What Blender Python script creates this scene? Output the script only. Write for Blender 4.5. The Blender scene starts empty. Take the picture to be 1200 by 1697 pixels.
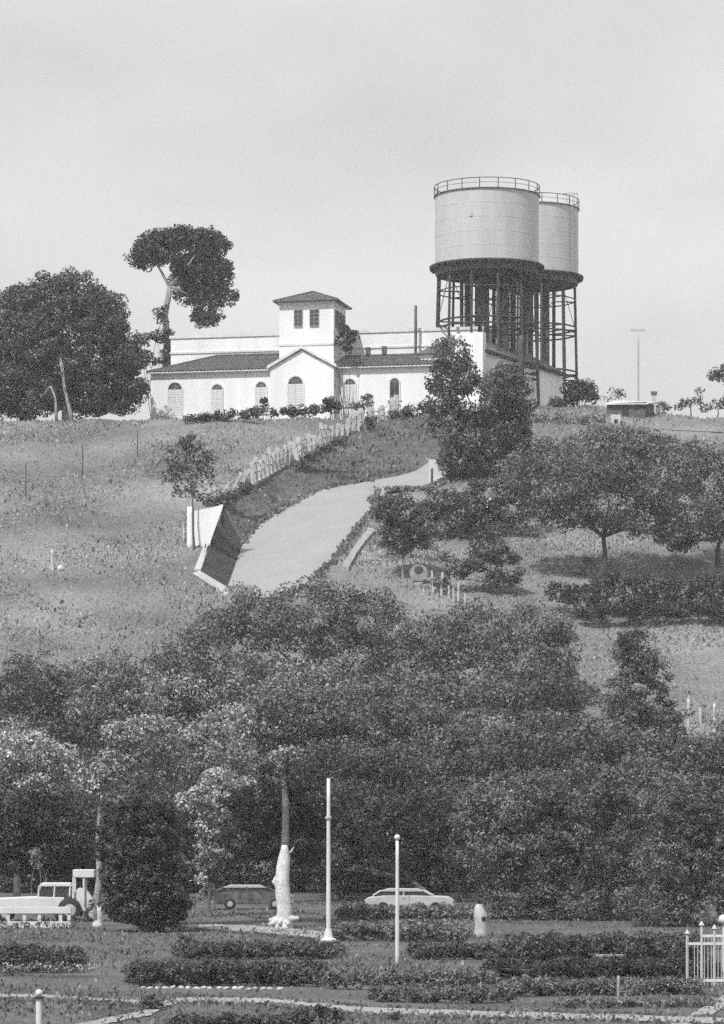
import bpy, bmesh, math, random
import numpy as np
from mathutils import Vector, Matrix, geometry

R = math.radians
rng = np.random.default_rng(7)
random.seed(7)
SC = bpy.context.scene

# ------------------------------------------------------------------ camera, sky, sun, exposure
F, CX, CY, EYE = 5450.0, 600.0, 1330.0, 6.0      # focal length and principal point in photo pixels, eye height
cam = bpy.data.cameras.new('camera')
cam_o = bpy.data.objects.new('camera', cam)
SC.collection.objects.link(cam_o)
cam_o.location = (0, 0, EYE)
cam_o.rotation_euler = (R(90), 0, 0)
cam.sensor_fit = 'HORIZONTAL'
# a 1200x1697 portrait frame
cam.sensor_width = 36
cam.lens = 36 * F / 1200
cam.shift_y = (CY - 848.5) / 1200
cam.clip_start, cam.clip_end = 1, 9000
SC.camera = cam_o

SUN_EL, SUN_AZ = 54, 213          # azimuth clockwise from +Y (the view direction); sun behind and to the left
SUN_STRENGTH, SKY_STRENGTH, EXPOSURE = 4.1, 0.10, 0.12
w = bpy.data.worlds.new('World'); SC.world = w; w.use_nodes = True
nt = w.node_tree; N = nt.nodes; L = nt.links; N.clear()
sky = N.new('ShaderNodeTexSky'); sky.sky_type = 'NISHITA'; sky.sun_disc = False
sky.sun_elevation = R(SUN_EL); sky.sun_rotation = R(SUN_AZ); sky.dust_density = 3.0; sky.air_density = 1.0
bw = N.new('ShaderNodeRGBToBW'); L.new(sky.outputs[0], bw.inputs[0])
tc = N.new('ShaderNodeTexCoord')
mp = N.new('ShaderNodeMapping'); mp.inputs['Scale'].default_value = (5, 5, 11); L.new(tc.outputs['Generated'], mp.inputs[0])
cn = N.new('ShaderNodeTexNoise'); cn.inputs['Scale'].default_value = 1.6; cn.inputs['Detail'].default_value = 7; L.new(mp.outputs[0], cn.inputs[0])
cr = N.new('ShaderNodeMapRange'); cr.inputs[1].default_value = .3; cr.inputs[2].default_value = .7
cr.inputs[3].default_value = 7.0; cr.inputs[4].default_value = 8.9; L.new(cn.outputs[0], cr.inputs[0])
mx = N.new('ShaderNodeMix'); mx.data_type = 'FLOAT'; mx.inputs[0].default_value = .8      # thin high cloud over the blue
L.new(bw.outputs[0], mx.inputs[2]); L.new(cr.outputs[0], mx.inputs[3])
bg = N.new('ShaderNodeBackground'); bg.inputs[1].default_value = SKY_STRENGTH
L.new(mx.outputs[0], bg.inputs[0])
wo = N.new('ShaderNodeOutputWorld'); L.new(bg.outputs[0], wo.inputs[0])

sl = bpy.data.lights.new('sun', 'SUN'); sl.energy = SUN_STRENGTH; sl.angle = R(.53); sl.color = (1, .995, .985)
so = bpy.data.objects.new('sun', sl); SC.collection.objects.link(so)
sd = Vector((math.sin(R(SUN_AZ)) * math.cos(R(SUN_EL)), math.cos(R(SUN_AZ)) * math.cos(R(SUN_EL)), math.sin(R(SUN_EL))))
so.rotation_euler = sd.to_track_quat('Z', 'Y').to_euler()
so.location = (0, 0, 200)
SC.view_settings.view_transform = 'Standard'; SC.view_settings.look = 'None'
SC.view_settings.exposure = EXPOSURE; SC.view_settings.gamma = 1; SC.view_settings.use_curve_mapping = False
SC.render.engine = 'CYCLES'
SC.cycles.use_denoising = False
SC.cycles.max_bounces = 6; SC.cycles.diffuse_bounces = 3; SC.cycles.volume_bounces = 0
SC.cycles.transparent_max_bounces = 8
SC.cycles.filter_width = 1.5
SC.cycles.use_adaptive_sampling = True; SC.cycles.adaptive_threshold = .12; SC.cycles.adaptive_min_samples = 16

# ------------------------------------------------------------------ helpers
def link(o):
    SC.collection.objects.link(o); return o
def tag(o, label=None, cat=None, group=None, kind=None):
    if label: o['label'] = label
    if cat: o['category'] = cat
    if group: o['group'] = group
    if kind: o['kind'] = kind
    return o
def empty(name, loc, rz=0, **k):
    o = bpy.data.objects.new(name, None); o.empty_display_size = .3
    link(o); o.location = loc; o.rotation_euler = (0, 0, rz); tag(o, **k); return o
def mat(name, v, var=.15, scale=2.0, rough=.85, fine=0.0, fscale=30, bump=0.0, bscale=20, spec=.3, metal=0, streak=False):
    m = bpy.data.materials.new(name); m.use_nodes = True
    n = m.node_tree.nodes; l = m.node_tree.links
    p = n['Principled BSDF']; p.inputs['Roughness'].default_value = rough
    p.inputs['Specular IOR Level'].default_value = spec; p.inputs['Metallic'].default_value = metal
    t = n.new('ShaderNodeTexCoord'); mpg = n.new('ShaderNodeMapping'); l.new(t.outputs['Object'], mpg.inputs[0])
    if streak: mpg.inputs['Scale'].default_value = (1, 1, .12)
    a = n.new('ShaderNodeTexNoise'); a.inputs['Scale'].default_value = scale; a.inputs['Detail'].default_value = 6; l.new(mpg.outputs[0], a.inputs[0])
    r = n.new('ShaderNodeMapRange'); r.inputs[1].default_value = .3; r.inputs[2].default_value = .7
    r.inputs[3].default_value = v * (1 - var); r.inputs[4].default_value = v * (1 + var); l.new(a.outputs[0], r.inputs[0])
    out = r.outputs[0]
    if fine:
        b = n.new('ShaderNodeTexNoise'); b.inputs['Scale'].default_value = fscale; b.inputs['Detail'].default_value = 3; l.new(t.outputs['Object'], b.inputs[0])
        r2 = n.new('ShaderNodeMapRange'); r2.inputs[1].default_value = .3; r2.inputs[2].default_value = .7
        r2.inputs[3].default_value = 1 - fine; r2.inputs[4].default_value = 1 + fine; l.new(b.outputs[0], r2.inputs[0])
        mu = n.new('ShaderNodeMath'); mu.operation = 'MULTIPLY'; l.new(out, mu.inputs[0]); l.new(r2.outputs[0], mu.inputs[1]); out = mu.outputs[0]
    l.new(out, p.inputs['Base Color'])
    if bump:
        c = n.new('ShaderNodeTexNoise'); c.inputs['Scale'].default_value = bscale; c.inputs['Detail'].default_value = 4; l.new(t.outputs['Object'], c.inputs[0])
        bp = n.new('ShaderNodeBump'); bp.inputs['Strength'].default_value = bump; bp.inputs['Distance'].default_value = .05
        l.new(c.outputs[0], bp.inputs['Height']); l.new(bp.outputs[0], p.inputs['Normal'])
    return m
def leaf_mat(name, v, var=.35):
    m = mat(name, v, var=var, scale=.5, rough=.5, fine=.8, fscale=3.2, spec=.4)
    n = m.node_tree.nodes; l = m.node_tree.links; p = n['Principled BSDF']
    tr = n.new('ShaderNodeBsdfTranslucent'); l.new(p.inputs['Base Color'].links[0].from_socket, tr.inputs[0])
    ms = n.new('ShaderNodeMixShader'); ms.inputs[0].default_value = .14
    l.new(p.outputs[0], ms.inputs[1]); l.new(tr.outputs[0], ms.inputs[2]); l.new(ms.outputs[0], n['Material Output'].inputs[0])
    return m

M = dict(
    grass=mat('dry_grass', .155, .38, .09, .95, .5, 4.2, .5, 6),
    lawn=mat('lawn', .095, .35, .25, .95, .5, 6.0, .5, 6),
    bank=mat('rough_bank', .085, .25, .5, .95, .35, 3.0, .5, 6),
    lawn_tuft=leaf_mat('lawn_blade', .135, .4), leaf_s=leaf_mat('leaf_brighter', .30), tuft=leaf_mat('grass_blade', .28, .3), tuft_dark=leaf_mat('dark_grass_blade', .15, .4),  # the brighter leaf tone lies between the bright and the pale one
    concrete=mat('concrete', .275, .06, .4, .9, .05, 6, .2, 8),
    coping=mat('pale_concrete', .4, .15, .7, .9, .1, 6),
    wall_stone=mat('dark_stone', .035, .3, .8, .95, .3, 5, .4, 6),  # very dark mottled stone for the retaining wall
    plaster=mat('lime_plaster', .76, .10, .5, .9, .04, 6, .1, 10, streak=True),
    plaster2=mat('weathered_plaster', .62, .12, .6, .9, .06, 6, .1, 10, streak=True),
    shutter=mat('pale_painted_wood', .62, .06, 1.0, .6),
    dark=mat('dark_opening', .03, .2, 2, .4),
    glass=mat('window_glass', .05, .2, 1, .15, spec=.6),
    frame=mat('grey_window_frame', .25, .2, 1, .6),
    tile=mat('clay_roof_tile', .10, .3, 1.2, .85, .45, 7, .6, 9),
    tank=mat('aluminium_paint', .47, .09, .9, .45, .03, 5, .05, 3, spec=.5, streak=True),
    steel=mat('dark_steel', .045, .35, 1.5, .7, .3, 6),
    steel2=mat('rusted_steel_plate', .09, .4, 1.5, .7, .5, 5),
    bark=mat('bark', .12, .35, 2, .9, .3, 8, .5, 10), palebark=mat('pale_bark', .27, .3, 1.2, .9, .3, 8, .5, 10),
    lime=mat('limewash', .55, .25, 2, .95, .15, 8, .5, 10),
    stone=mat('dull_limewash', .42, .25, 6, .95), vpaint=mat('dull_white_enamel', .44, .15, 1.2, .5), wpaint=mat('white_paint', .6, .08, 1.5, .5), dpaint=mat('dark_paint', .05, .2, 1.5, .35),
    gpaint=mat('grey_paint', .4, .12, 1.5, .4), rubber=mat('rubber', .03, .2, 3, .8),
    kerb=mat('weathered_kerb', .27, .2, 1.5, .9, .2, 6), board=mat('weathered_board', .46, .3, 1.1, .9, .2, 6), post=mat('old_timber', .07, .3, 1.5, .9),
    path=mat('path_gravel', .29, .15, .5, .95, .25, 5, .3, 10), hut=mat('hut_wall', .5, .2, 1, .9),
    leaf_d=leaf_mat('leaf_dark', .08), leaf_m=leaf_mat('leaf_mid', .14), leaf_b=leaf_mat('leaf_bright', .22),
    leaf_p=leaf_mat('leaf_pale', .38), leaf_k=leaf_mat('leaf_deep', .05), flower=leaf_mat('blossom', .32),
)

class MB:
    """collects shapes into one mesh"""
    def __init__(s): s.v = []; s.f = []; s.n = 0
    def add(s, v, f):
        s.v.append(np.asarray(v, float)); s.f += [tuple(i + s.n for i in q) for q in f]; s.n += len(v); return s
    def box(s, c, d, rz=0, taper=1.0):
        x, y, z = d[0] / 2, d[1] / 2, d[2] / 2; v = []
        for k in (-1, 1):
            t = taper if k > 0 else 1
            for a, b in ((-1, -1), (1, -1), (1, 1), (-1, 1)):
                px, py = a * x * t, b * y * t
                v.append((c[0] + px * math.cos(rz) - py * math.sin(rz), c[1] + px * math.sin(rz) + py * math.cos(rz), c[2] + k * z))
        return s.add(v, [(3, 2, 1, 0), (4, 5, 6, 7), (0, 1, 5, 4), (1, 2, 6, 5), (2, 3, 7, 6), (3, 0, 4, 7)])
    def bb(s, x0, x1, y0, y1, z0, z1): return s.box(((x0 + x1) / 2, (y0 + y1) / 2, (z0 + z1) / 2), (x1 - x0, y1 - y0, z1 - z0))
    def tube(s, pts, rad, n=8, cap=True):
        pts = [Vector(p) for p in pts]; k = len(pts)
        if not hasattr(rad, '__len__'): rad = [rad] * k
        v = []
        for i, p in enumerate(pts):
            d = (pts[min(i + 1, k - 1)] - pts[max(i - 1, 0)]).normalized()
            a = d.cross(Vector((0, 0, 1)) if abs(d.z) < .9 else Vector((1, 0, 0))).normalized(); b = d.cross(a)
            for j in range(n):
                t = 2 * math.pi * j / n; v.append(p + float(rad[i]) * (a * math.cos(t) + b * math.sin(t)))
        f = [(i * n + j, i * n + (j + 1) % n, (i + 1) * n + (j + 1) % n, (i + 1) * n + j) for i in range(k - 1) for j in range(n)]
        if cap: f += [tuple(range(n - 1, -1, -1)), tuple((k - 1) * n + j for j in range(n))]
        return s.add([tuple(q) for q in v], f)
    def lathe(s, c, prof, n=48, a0=0, a1=2 * math.pi):
        full = abs(a1 - a0 - 2 * math.pi) < 1e-6; m = n if full else n + 1; v = []
        for r, z in prof:
            for j in range(m):
                t = a0 + (a1 - a0) * j / n; v.append((c[0] + r * math.cos(t), c[1] + r * math.sin(t), c[2] + z))
        f = [(i * m + j, i * m + (j + 1) % m, (i + 1) * m + (j + 1) % m, (i + 1) * m + j) for i in range(len(prof) - 1) for j in range(n)]
        return s.add(v, f)
    def prism(s, poly, axis, a, b):
        """poly (p,q) extruded along axis 'x','y' or 'z' from a to b"""
        def P(p, q, t): return {'x': (t, p, q), 'y': (p, t, q), 'z': (p, q, t)}[axis]
        k = len(poly); v = [P(p, q, a) for p, q in poly] + [P(p, q, b) for p, q in poly]
        return s.add(v, [tuple(range(k)), tuple(range(2 * k - 1, k - 1, -1))] + [(i, i + k, (i + 1) % k + k, (i + 1) % k) for i in range(k)])
    def build(s, name, m, parent=None, smooth=False, bevel=0, **k):
        me = bpy.data.meshes.new(name); me.from_pydata([tuple(q) for q in np.concatenate(s.v)], [], s.f); me.update()
        bm = bmesh.new(); bm.from_mesh(me); bmesh.ops.recalc_face_normals(bm, faces=bm.faces)
        if bevel: bmesh.ops.bevel(bm, geom=list(bm.edges), offset=bevel, segments=2, affect='EDGES', profile=.6)
        bm.to_mesh(me); bm.free()
        if smooth: me.polygons.foreach_set('use_smooth', [True] * len(me.polygons)); 
        me.materials.append(M[m]); o = link(bpy.data.objects.new(name, me))
        if parent: o.parent = parent
        return tag(o, **k)

def quads_obj(name, V, m, parent=None, **k):
    """V: (n,4,3) quads in parent space"""
    n = len(V); me = bpy.data.meshes.new(name)
    me.vertices.add(n * 4); me.vertices.foreach_set('co', V.reshape(-1).astype(np.float32))
    me.loops.add(n * 4); me.loops.foreach_set('vertex_index', np.arange(n * 4, dtype=np.int32))
    me.polygons.add(n); me.polygons.foreach_set('loop_start', np.arange(0, n * 4, 4, dtype=np.int32))
    me.polygons.foreach_set('loop_total', np.full(n, 4, dtype=np.int32)); me.update(calc_edges=True)
    me.materials.append(M[m]); o = link(bpy.data.objects.new(name, me))
    if parent: o.parent = parent
    return tag(o, **k)

# ------------------------------------------------------------------ terrain
def hgt(x, y):
    """ground height"""
    x = np.asarray(x, float); y = np.asarray(y, float)
    t = y - 224
    up = .36 * (np.logaddexp(0, t / 5.0) * 5.0)
    up = up + .5 * np.sin(x * .09 + 1) * np.clip(t / 60, 0, 1) + .35 * np.sin(x * .21 + y * .05) * np.clip(t / 60, 0, 1) \
        + .18 * np.sin(x * .5 + y * .31) * np.clip(t / 60, 0, 1)
    top = 48.3 + 2.3 * np.exp(-((x - 23) / 11.0) ** 2) * np.clip((400 - y) / 30, 0, 1) - .004 * np.clip(y - 380, 0, 4000) + .12 * np.sin(x * .8) * np.exp(-((y - 362) / 8) ** 2)
    k = .9
    z = -k * np.logaddexp(-np.minimum(up, 400) / k, -top / k)
    base = -k * np.logaddexp(-0.0 / k, -48.3 / k)
    z = np.where(t < -40, 0, z - base * 0)
    return z + .05 * np.sin(x * .35) * np.sin(y * .16 + 1) * np.clip((y - 60) / 40, 0, 1)
def ray(px, d): return (px - CX) * d / F
def zat(py, d): return EYE + (CY - py) * d / F
def G(px, py, dz=0.0):
    """distance at which the line of sight through a photo pixel meets the ground lowered by dz"""
    d = np.arange(82, 368, .1)
    g = zat(py, d) - (hgt(ray(px, d), d) - dz)
    i = np.argmax(g <= 0)
    return float(d[i]) if g[i] <= 0 else 366.0
def gp(px, py, dz=0.0):
    d = G(px, py, dz); x = ray(px, d); return (x, d, float(hgt(x, d)) - dz)

def inpoly(P, poly):
    x, y = P[:, 0], P[:, 1]; r = np.zeros(len(P), bool); j = len(poly) - 1
    for i in range(len(poly)):
        xi, yi = poly[i][:2]; xj, yj = poly[j][:2]
        c = ((yi > y) != (yj > y)) & (x < (xj - xi) * (y - yi) / (yj - yi + 1e-12) + xi); r ^= c; j = i
    return r

A_, B_, C_, D_ = (369, 838, 0), (331, 946, 0), (377, 973, 1.6), (402, 903, 2.8)
slab_top = [(407, 889, 2.7), (430, 869, 2.5), (455, 851, 2.3), (480, 836, 2.1), (505, 823, 1.9), (535, 811, 1.7), (570, 803, 1.4), (612, 797, 1.1)]
slab_r = [(622, 822, .7), (622, 845, .3), (604, 866, .2), (588, 887, .2), (566, 915, .2), (545, 940, .2), (515, 972, .2), (440, 1004, .6)]
strip = [(660, 789, .9), (690, 780, .8), (716, 762, .6), (743, 768, .4), (745, 788, .3), (734, 802, .2), (710, 813, .2), (664, 816, .3), (640, 820, .5)]
bank_top = [(400, 800, 0), (440, 778, 0), (480, 757, 0), (520, 738, 0), (560, 718, 0), (600, 703, 0), (640, 690, 0), (700, 686, 0), (748, 715, 0)]
cop = [(331, 946, 0), (319, 950, 0), (368, 992, .6), (380, 988, 1.0), (377, 973, 1.6)]
fp = {}
def key(p):
    if p not in fp: fp[p] = gp(*p)
    return fp[p]
poly = {
    'wall': [A_, B_, C_, D_],
    'slab': [C_, D_] + slab_top + slab_r,
    'strip': [slab_top[-1]] + strip + [slab_r[0]],
    'bank': [A_] + bank_top + [strip[3], strip[2], strip[1], strip[0]] + slab_top[::-1] + [D_],
    'cop': [B_] + cop[1:4] + [C_],
}
polyw = {k: [key(p) for p in v] for k, v in poly.items()}
allp = list(fp.keys()); fix = np.array([fp[p] for p in allp]); fdz = np.array([p[2] for p in allp], float)
xs = np.concatenate([[-3000, -1500, -700, -350, -200, -130], np.arange(-90, 91, 2.2), [130, 200, 350, 700, 1500, 3000]])
ys = np.concatenate([[-1500, -600, -200, -60, 0, 30], np.arange(60, 225, 4), np.arange(225, 400, 2.2), [405, 415, 430, 460, 520, 650, 1000, 2000, 4000]])
gx, gy = np.meshgrid(xs, ys); gpnt = np.stack([gx.ravel(), gy.ravel()], 1)
inner = (np.abs(gpnt[:, 0]) < 90) & (gpnt[:, 1] > 62) & (gpnt[:, 1] < 398)
gpnt[inner] += rng.uniform(-.5, .5, (inner.sum(), 2))
fx = np.arange(-20, 14, 1.1); fy = np.arange(280, 368, 1.1); ax, ay = np.meshgrid(fx, fy)
extra = np.stack([ax.ravel(), ay.ravel()], 1) + rng.uniform(-.3, .3, (ax.size, 2))
allreg = np.zeros(len(extra), bool)
for v in polyw.values(): allreg |= inpoly(extra, v)
extra = extra[allreg]
keep = np.ones(len(gpnt), bool)
for v in polyw.values(): keep &= ~inpoly(gpnt, v)
gpnt = gpnt[keep]
# drop free points that crowd the outline
def far(P):
    d = np.min(np.hypot(P[:, None, 0] - fix[None, :, 0], P[:, None, 1] - fix[None, :, 1]), 1); return P[d > .5]
gpnt = np.concatenate([gpnt[~inner[keep]], far(gpnt[inner[keep]])]); extra = far(extra)
pts = np.concatenate([fix[:, :2], gpnt, extra])
edges = set()
for v in poly.values():
    ix = [allp.index(p) for p in v]
    for i in range(len(ix)): edges.add(tuple(sorted((ix[i], ix[(i + 1) % len(ix)]))))
res = geometry.delaunay_2d_cdt([Vector(p) for p in pts], list(edges), [], 0, 1e-5)
cv = np.array([tuple(v) for v in res[0]]); cf = np.array([tuple(f) for f in res[2] if len(f) == 3])
def dzfield(P):
    """how far the cut lies below the old hillside"""
    out = np.zeros(len(P)); ins = np.zeros(len(P), bool)
    for v in polyw.values(): ins |= inpoly(P, v)
    idx = np.where(ins)[0]
    if len(idx):
        # dense samples along the outlines carry the drop inwards
        S = []; D = []
        for v in poly.values():
            for i in range(len(v)):
                a, b = v[i], v[(i + 1) % len(v)]; wa, wb = np.array(key(a)), np.array(key(b))
                for t in np.linspace(0, 1, 12, endpoint=False):
                    S.append(wa[:2] * (1 - t) + wb[:2] * t); D.append(a[2] * (1 - t) + b[2] * t)
        S = np.array(S); D = np.array(D)
        r = np.hypot(P[idx, None, 0] - S[None, :, 0], P[idx, None, 1] - S[None, :, 1]) + .02
        wt = 1 / r ** 3; out[idx] = (wt * D).sum(1) / wt.sum(1)
    return out
dz = dzfield(cv)
fdist = np.hypot(cv[:, None, 0] - fix[None, :, 0], cv[:, None, 1] - fix[None, :, 1])
near = fdist.argmin(1); on = fdist.min(1) < 1e-3
dz[on] = fdz[near[on]]
cz = hgt(cv[:, 0], cv[:, 1]) - dz
cen = cv[cf].mean(1)
reg = {k: inpoly(cen, v) for k, v in polyw.items()}
rest = ~np.logical_or.reduce(list(reg.values()))
def terr(name, mask, m, **k):
    fs = cf[mask]; u, inv = np.unique(fs, return_inverse=True)
    me = bpy.data.meshes.new(name); me.from_pydata([(*cv[i], cz[i]) for i in u], [], inv.reshape(-1, 3).tolist()); me.update()
    me.polygons.foreach_set('use_smooth', [True] * len(me.polygons)); me.materials.append(M[m])
    return tag(link(bpy.data.objects.new(name, me)), kind='structure', **k)
cenz = hgt(cen[:, 0], cen[:, 1])
terr('hillside', rest & (cen[:, 1] > 222), 'grass')
terr('ground', rest & (cen[:, 1] <= 222), 'lawn')
terr('grass_bank', reg['bank'], 'bank')
tag(terr('concrete_apron', reg['slab'] | reg['strip'], 'concrete'))
terr('retaining_wall', reg['wall'], 'wall_stone', label='dark sloping retaining wall beside the smooth concrete apron', cat='retaining wall')
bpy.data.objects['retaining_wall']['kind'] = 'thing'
terr('concrete_ledge', reg['cop'], 'coping')

# paths on the flat ground: sheets a little above it
def path(name, a, b, m='path', dz=.03):
    n = 60; v = []
    for side in (a, b):
        q = np.array(side, float); t = np.linspace(0, len(q) - 1, n)
        xx = np.interp(t, np.arange(len(q)), q[:, 0]); yy = np.interp(t, np.arange(len(q)), q[:, 1])
        for x, y in zip(xx, yy + rng.normal(size=n) * (.5 if m == 'path' else 0)):
            X, Y, Z = gp(x, y); v.append((X, Y, Z + dz))
    return MB().add(v, [(i, i + 1, n + i + 1, n + i) for i in range(n - 1)]).build(name, m, kind='structure')
path('footpath', [(-30, 1648), (80, 1650), (160, 1655), (232, 1660)], [(-30, 1656), (80, 1659), (160, 1665), (232, 1668)])
path('footpath', [(288, 1655), (360, 1654), (440, 1656), (520, 1660), (600, 1671), (800, 1677), (1000, 1682), (1230, 1690)],
     [(288, 1663), (360, 1662), (440, 1664), (520, 1670), (600, 1682), (800, 1688), (1000, 1692), (1230, 1701)])
path('footpath', [(288, 1654), (262, 1666), (240, 1676), (110, 1702)], [(300, 1661), (272, 1672), (250, 1684), (130, 1707)])
path('footpath', [(330, 1533), (430, 1535), (540, 1545)], [(330, 1541), (430, 1546), (560, 1560)])
path('kerb_strip', [(1110, 1700), (1150, 1680), (1215, 1642)], [(1135, 1703), (1170, 1690), (1225, 1655)], 'kerb', .035)
path('hill_track', [(1010, 702), (1080, 706), (1210, 712)], [(1010, 706), (1080, 712), (1210, 718)], 'grass', .06)

# ------------------------------------------------------------------ leaves
def leaf_quads(c, nrm, size, asp=.62):
    n = len(c); nrm = nrm / (np.linalg.norm(nrm, axis=1, keepdims=True) + 1e-9)
    a = np.cross(nrm, rng.normal(size=(n, 3))); a /= np.linalg.norm(a, axis=1, keepdims=True) + 1e-9
    b = np.cross(nrm, a); s = (size * rng.uniform(.55, 1.45, n))[:, None] * .5
    bend = nrm * s * .3
    return np.stack([c - a * s, c - b * s * asp + bend, c + a * s, c + b * s * asp + bend], 1)
def blob_leaves(cen, rad, n, size, subr, flat=.75, upb=.35, jitter=.5, fill=.15, sub=None):
    """leaves on the skins of many small clumps that sit on one big lobe"""
    cen = np.array(cen, float); rad = np.array(rad, float)
    R0 = rad.mean(); ns = sub or int(np.clip(3.6 * (R0 / subr) ** 2, 6, 220))
    d = rng.normal(size=(ns, 3)); d /= np.linalg.norm(d, axis=1, keepdims=True)
    rr = rng.uniform(.25, 1.0, ns) ** .42
    sc = cen + d * rr[:, None] * (rad - subr * .4).clip(.1)
    sr = subr * rng.uniform(.6, 1.3, ns)
    wgt = sr ** 2; k = rng.choice(ns, n, p=wgt / wgt.sum())
    u = rng.normal(size=(n, 3)); u /= np.linalg.norm(u, axis=1, keepdims=True)
    t = np.where(rng.random(n) < fill, rng.uniform(.1, .9, n), rng.uniform(.85, 1.08, n))
    p = sc[k] + u * (sr[k] * t)[:, None] * np.array([1, 1, flat])
    nr = u * 1.0 + np.array([0, 0, upb]) + rng.normal(size=(n, 3)) * jitter
    return leaf_quads(p, nr, size)
NL = [0]
def crown(name, lobes, d, m, parent, origin, leaf=5.0, lai=4.5, clump=13, depth=.9, fill=.15, **k):
    """lobes: (px, py, rx, ry[, nearer/farther]) in photo pixels, at distance d"""
    out = []
    for lb in lobes:
        px, py, rx, ry = lb[:4]; dd = d + (lb[4] if len(lb) > 4 else 0); s = dd / F
        c = (ray(px, dd) - origin[0], dd - origin[1], zat(py, dd) - origin[2])
        n = int(lai * math.pi * rx * ry / (leaf * leaf * .31) * .95)
        out.append(blob_leaves(c, (rx * s, min(rx, ry * 1.4) * s * depth, ry * s), max(n, 30), leaf * s, clump * s, fill=fill))
    V = np.concatenate(out); NL[0] += len(V)
    return quads_obj(name, V, m, parent, **k)
def limb(mb, a, b, ra, rb, n=5, bow=.12, seg=6):
    a = np.array(a, float); b = np.array(b, float); L_ = np.linalg.norm(b - a)
    off = rng.normal(size=3) * L_ * bow; off[2] = abs(off[2]) * .5
    ts = np.linspace(0, 1, seg)
    pts = [a * (1 - t) + b * t + off * math.sin(math.pi * t) * .6 + rng.normal(size=3) * L_ * .01 for t in ts]
    pts[0] = a; pts[-1] = b
    mb.tube(pts, [ra + (rb - ra) * t for t in ts], n)
def tree(name, label, base, lobes, m='leaf_m', bark='bark', r=.25, fork=None, lean=None, group=None, cat='tree', limbs=9, lime=None, trunkpts=None, **k):
    """base = (px, py) on the ground or (px, d, 'd')"""
    if len(base) == 3:
        d = base[1]; X = ray(base[0], d); o = (X, d, float(hgt(X, d)))
    else: o = gp(*base)
    d = o[1]
    root = empty(name, o, label=label, cat=cat, group=group)
    cs = []
    for lb in lobes:
        dd = d + (lb[4] if len(lb) > 4 else 0); cs.append((ray(lb[0], dd) - o[0], dd - d, zat(lb[1], dd) - o[2]))
    cs = np.array(cs); wts = np.array([lb[2] * lb[3] for lb in lobes], float)
    mid = (cs * wts[:, None]).sum(0) / wts.sum()
    low = min(c[2] - lb[3] * d / F for c, lb in zip(cs, lobes))
    if fork is None: f = np.array([mid[0] * .5, mid[1] * .5, max(low + .25 * (mid[2] - low), mid[2] * .35)])
    else: f = np.array([ray(fork[0], d) - o[0], 0, zat(fork[1], d) - o[2]])
    mb = MB()
    if trunkpts:
        tp = [(0, 0, -.3)] + [(ray(a, d) - o[0], 0, zat(b, d) - o[2]) for a, b in trunkpts]; f = np.array(tp[-1])
    else:
        j = rng.normal(size=(3, 2)) * .03 * f[2]
        tp = [(0, 0, -.3)] + [(f[0] * t + j[i][0], f[1] * t + j[i][1], f[2] * t) for i, t in enumerate((.05, .35, .7))] + [tuple(f)]
    nn = len(tp); rad = [r * 1.35, r * 1.12] + [r * (1 - .4 * i / (nn - 2)) for i in range(1, nn - 1)]
    mb.tube(tp, rad[:nn], 10)
    order = np.argsort(-wts)[:limbs]
    for i in order: limb(mb, f, cs[i], r * .42, r * .07)
    mb.build('trunk', bark, root, smooth=True)
    if lime:
        h = lime; q = MB(); q.tube([(0, 0, -.2), (0, 0, .12), (f[0] * .05, 0, h * .4), (f[0] * .1, f[1] * .1, h)], [r * 1.9, r * 1.45, r * 1.2, r * 1.12], 12); q.build('limewash_band', 'lime', root, smooth=True)
    crown('crown', lobes, d, m, root, o, **k)
    return root
def shrub(name, label, base, lobes, m='leaf_m', group=None, cat='shrub', **k):
    if len(base) == 3:
        d = base[1]; X = ray(base[0], d); o = (X, d, float(hgt(X, d)))
    else: o = gp(*base)
    root = empty(name, o, label=label, cat=cat, group=group)
    mb = MB()
    for lb in lobes[:4]:
        dd = o[1] + (lb[4] if len(lb) > 4 else 0)
        for _ in range(2):
            e = (ray(lb[0] + rng.uniform(-.3, .3) * lb[2], dd) - o[0], dd - o[1], zat(lb[1], dd) - o[2])
            limb(mb, (e[0] * .4, 0, -.2), e, .05, .02, 5)
    mb.build('stem', 'bark', root)
    crown('foliage', lobes, o[1], m, root, o, **k)
    return root
def scatter(lx, rx_, ty, by, n, rx, ry):
    return [(random.uniform(lx, rx_), random.uniform(ty, by), rx * random.uniform(.7, 1.3), ry * random.uniform(.7, 1.3), random.uniform(-3, 3)) for _ in range(n)]

exec_marks = {}
# ------------------------------------------------------------------ the big house
HA = R(12); H0 = (ray(500, 371), 371.0); hc, hs = math.cos(HA), math.sin(HA); FLOOR = 48.35
house = empty('villa', (H0[0], H0[1], FLOOR), -HA, label='long white villa with arched doors, tiled roofs and square lookout tower', cat='house')
def hx(px, v=0.0):
    k = (px - CX) / F; X0 = H0[0] + v * hs; Y0 = H0[1] + v * hc
    return (k * Y0 - X0) / (hc + k * hs)
def hz(py, px, v=0.0):
    t = hx(px, v); Y = H0[1] + v * hc - t * hs; return zat(py, Y) - FLOOR
EAVE = hz(609, 500)
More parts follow.
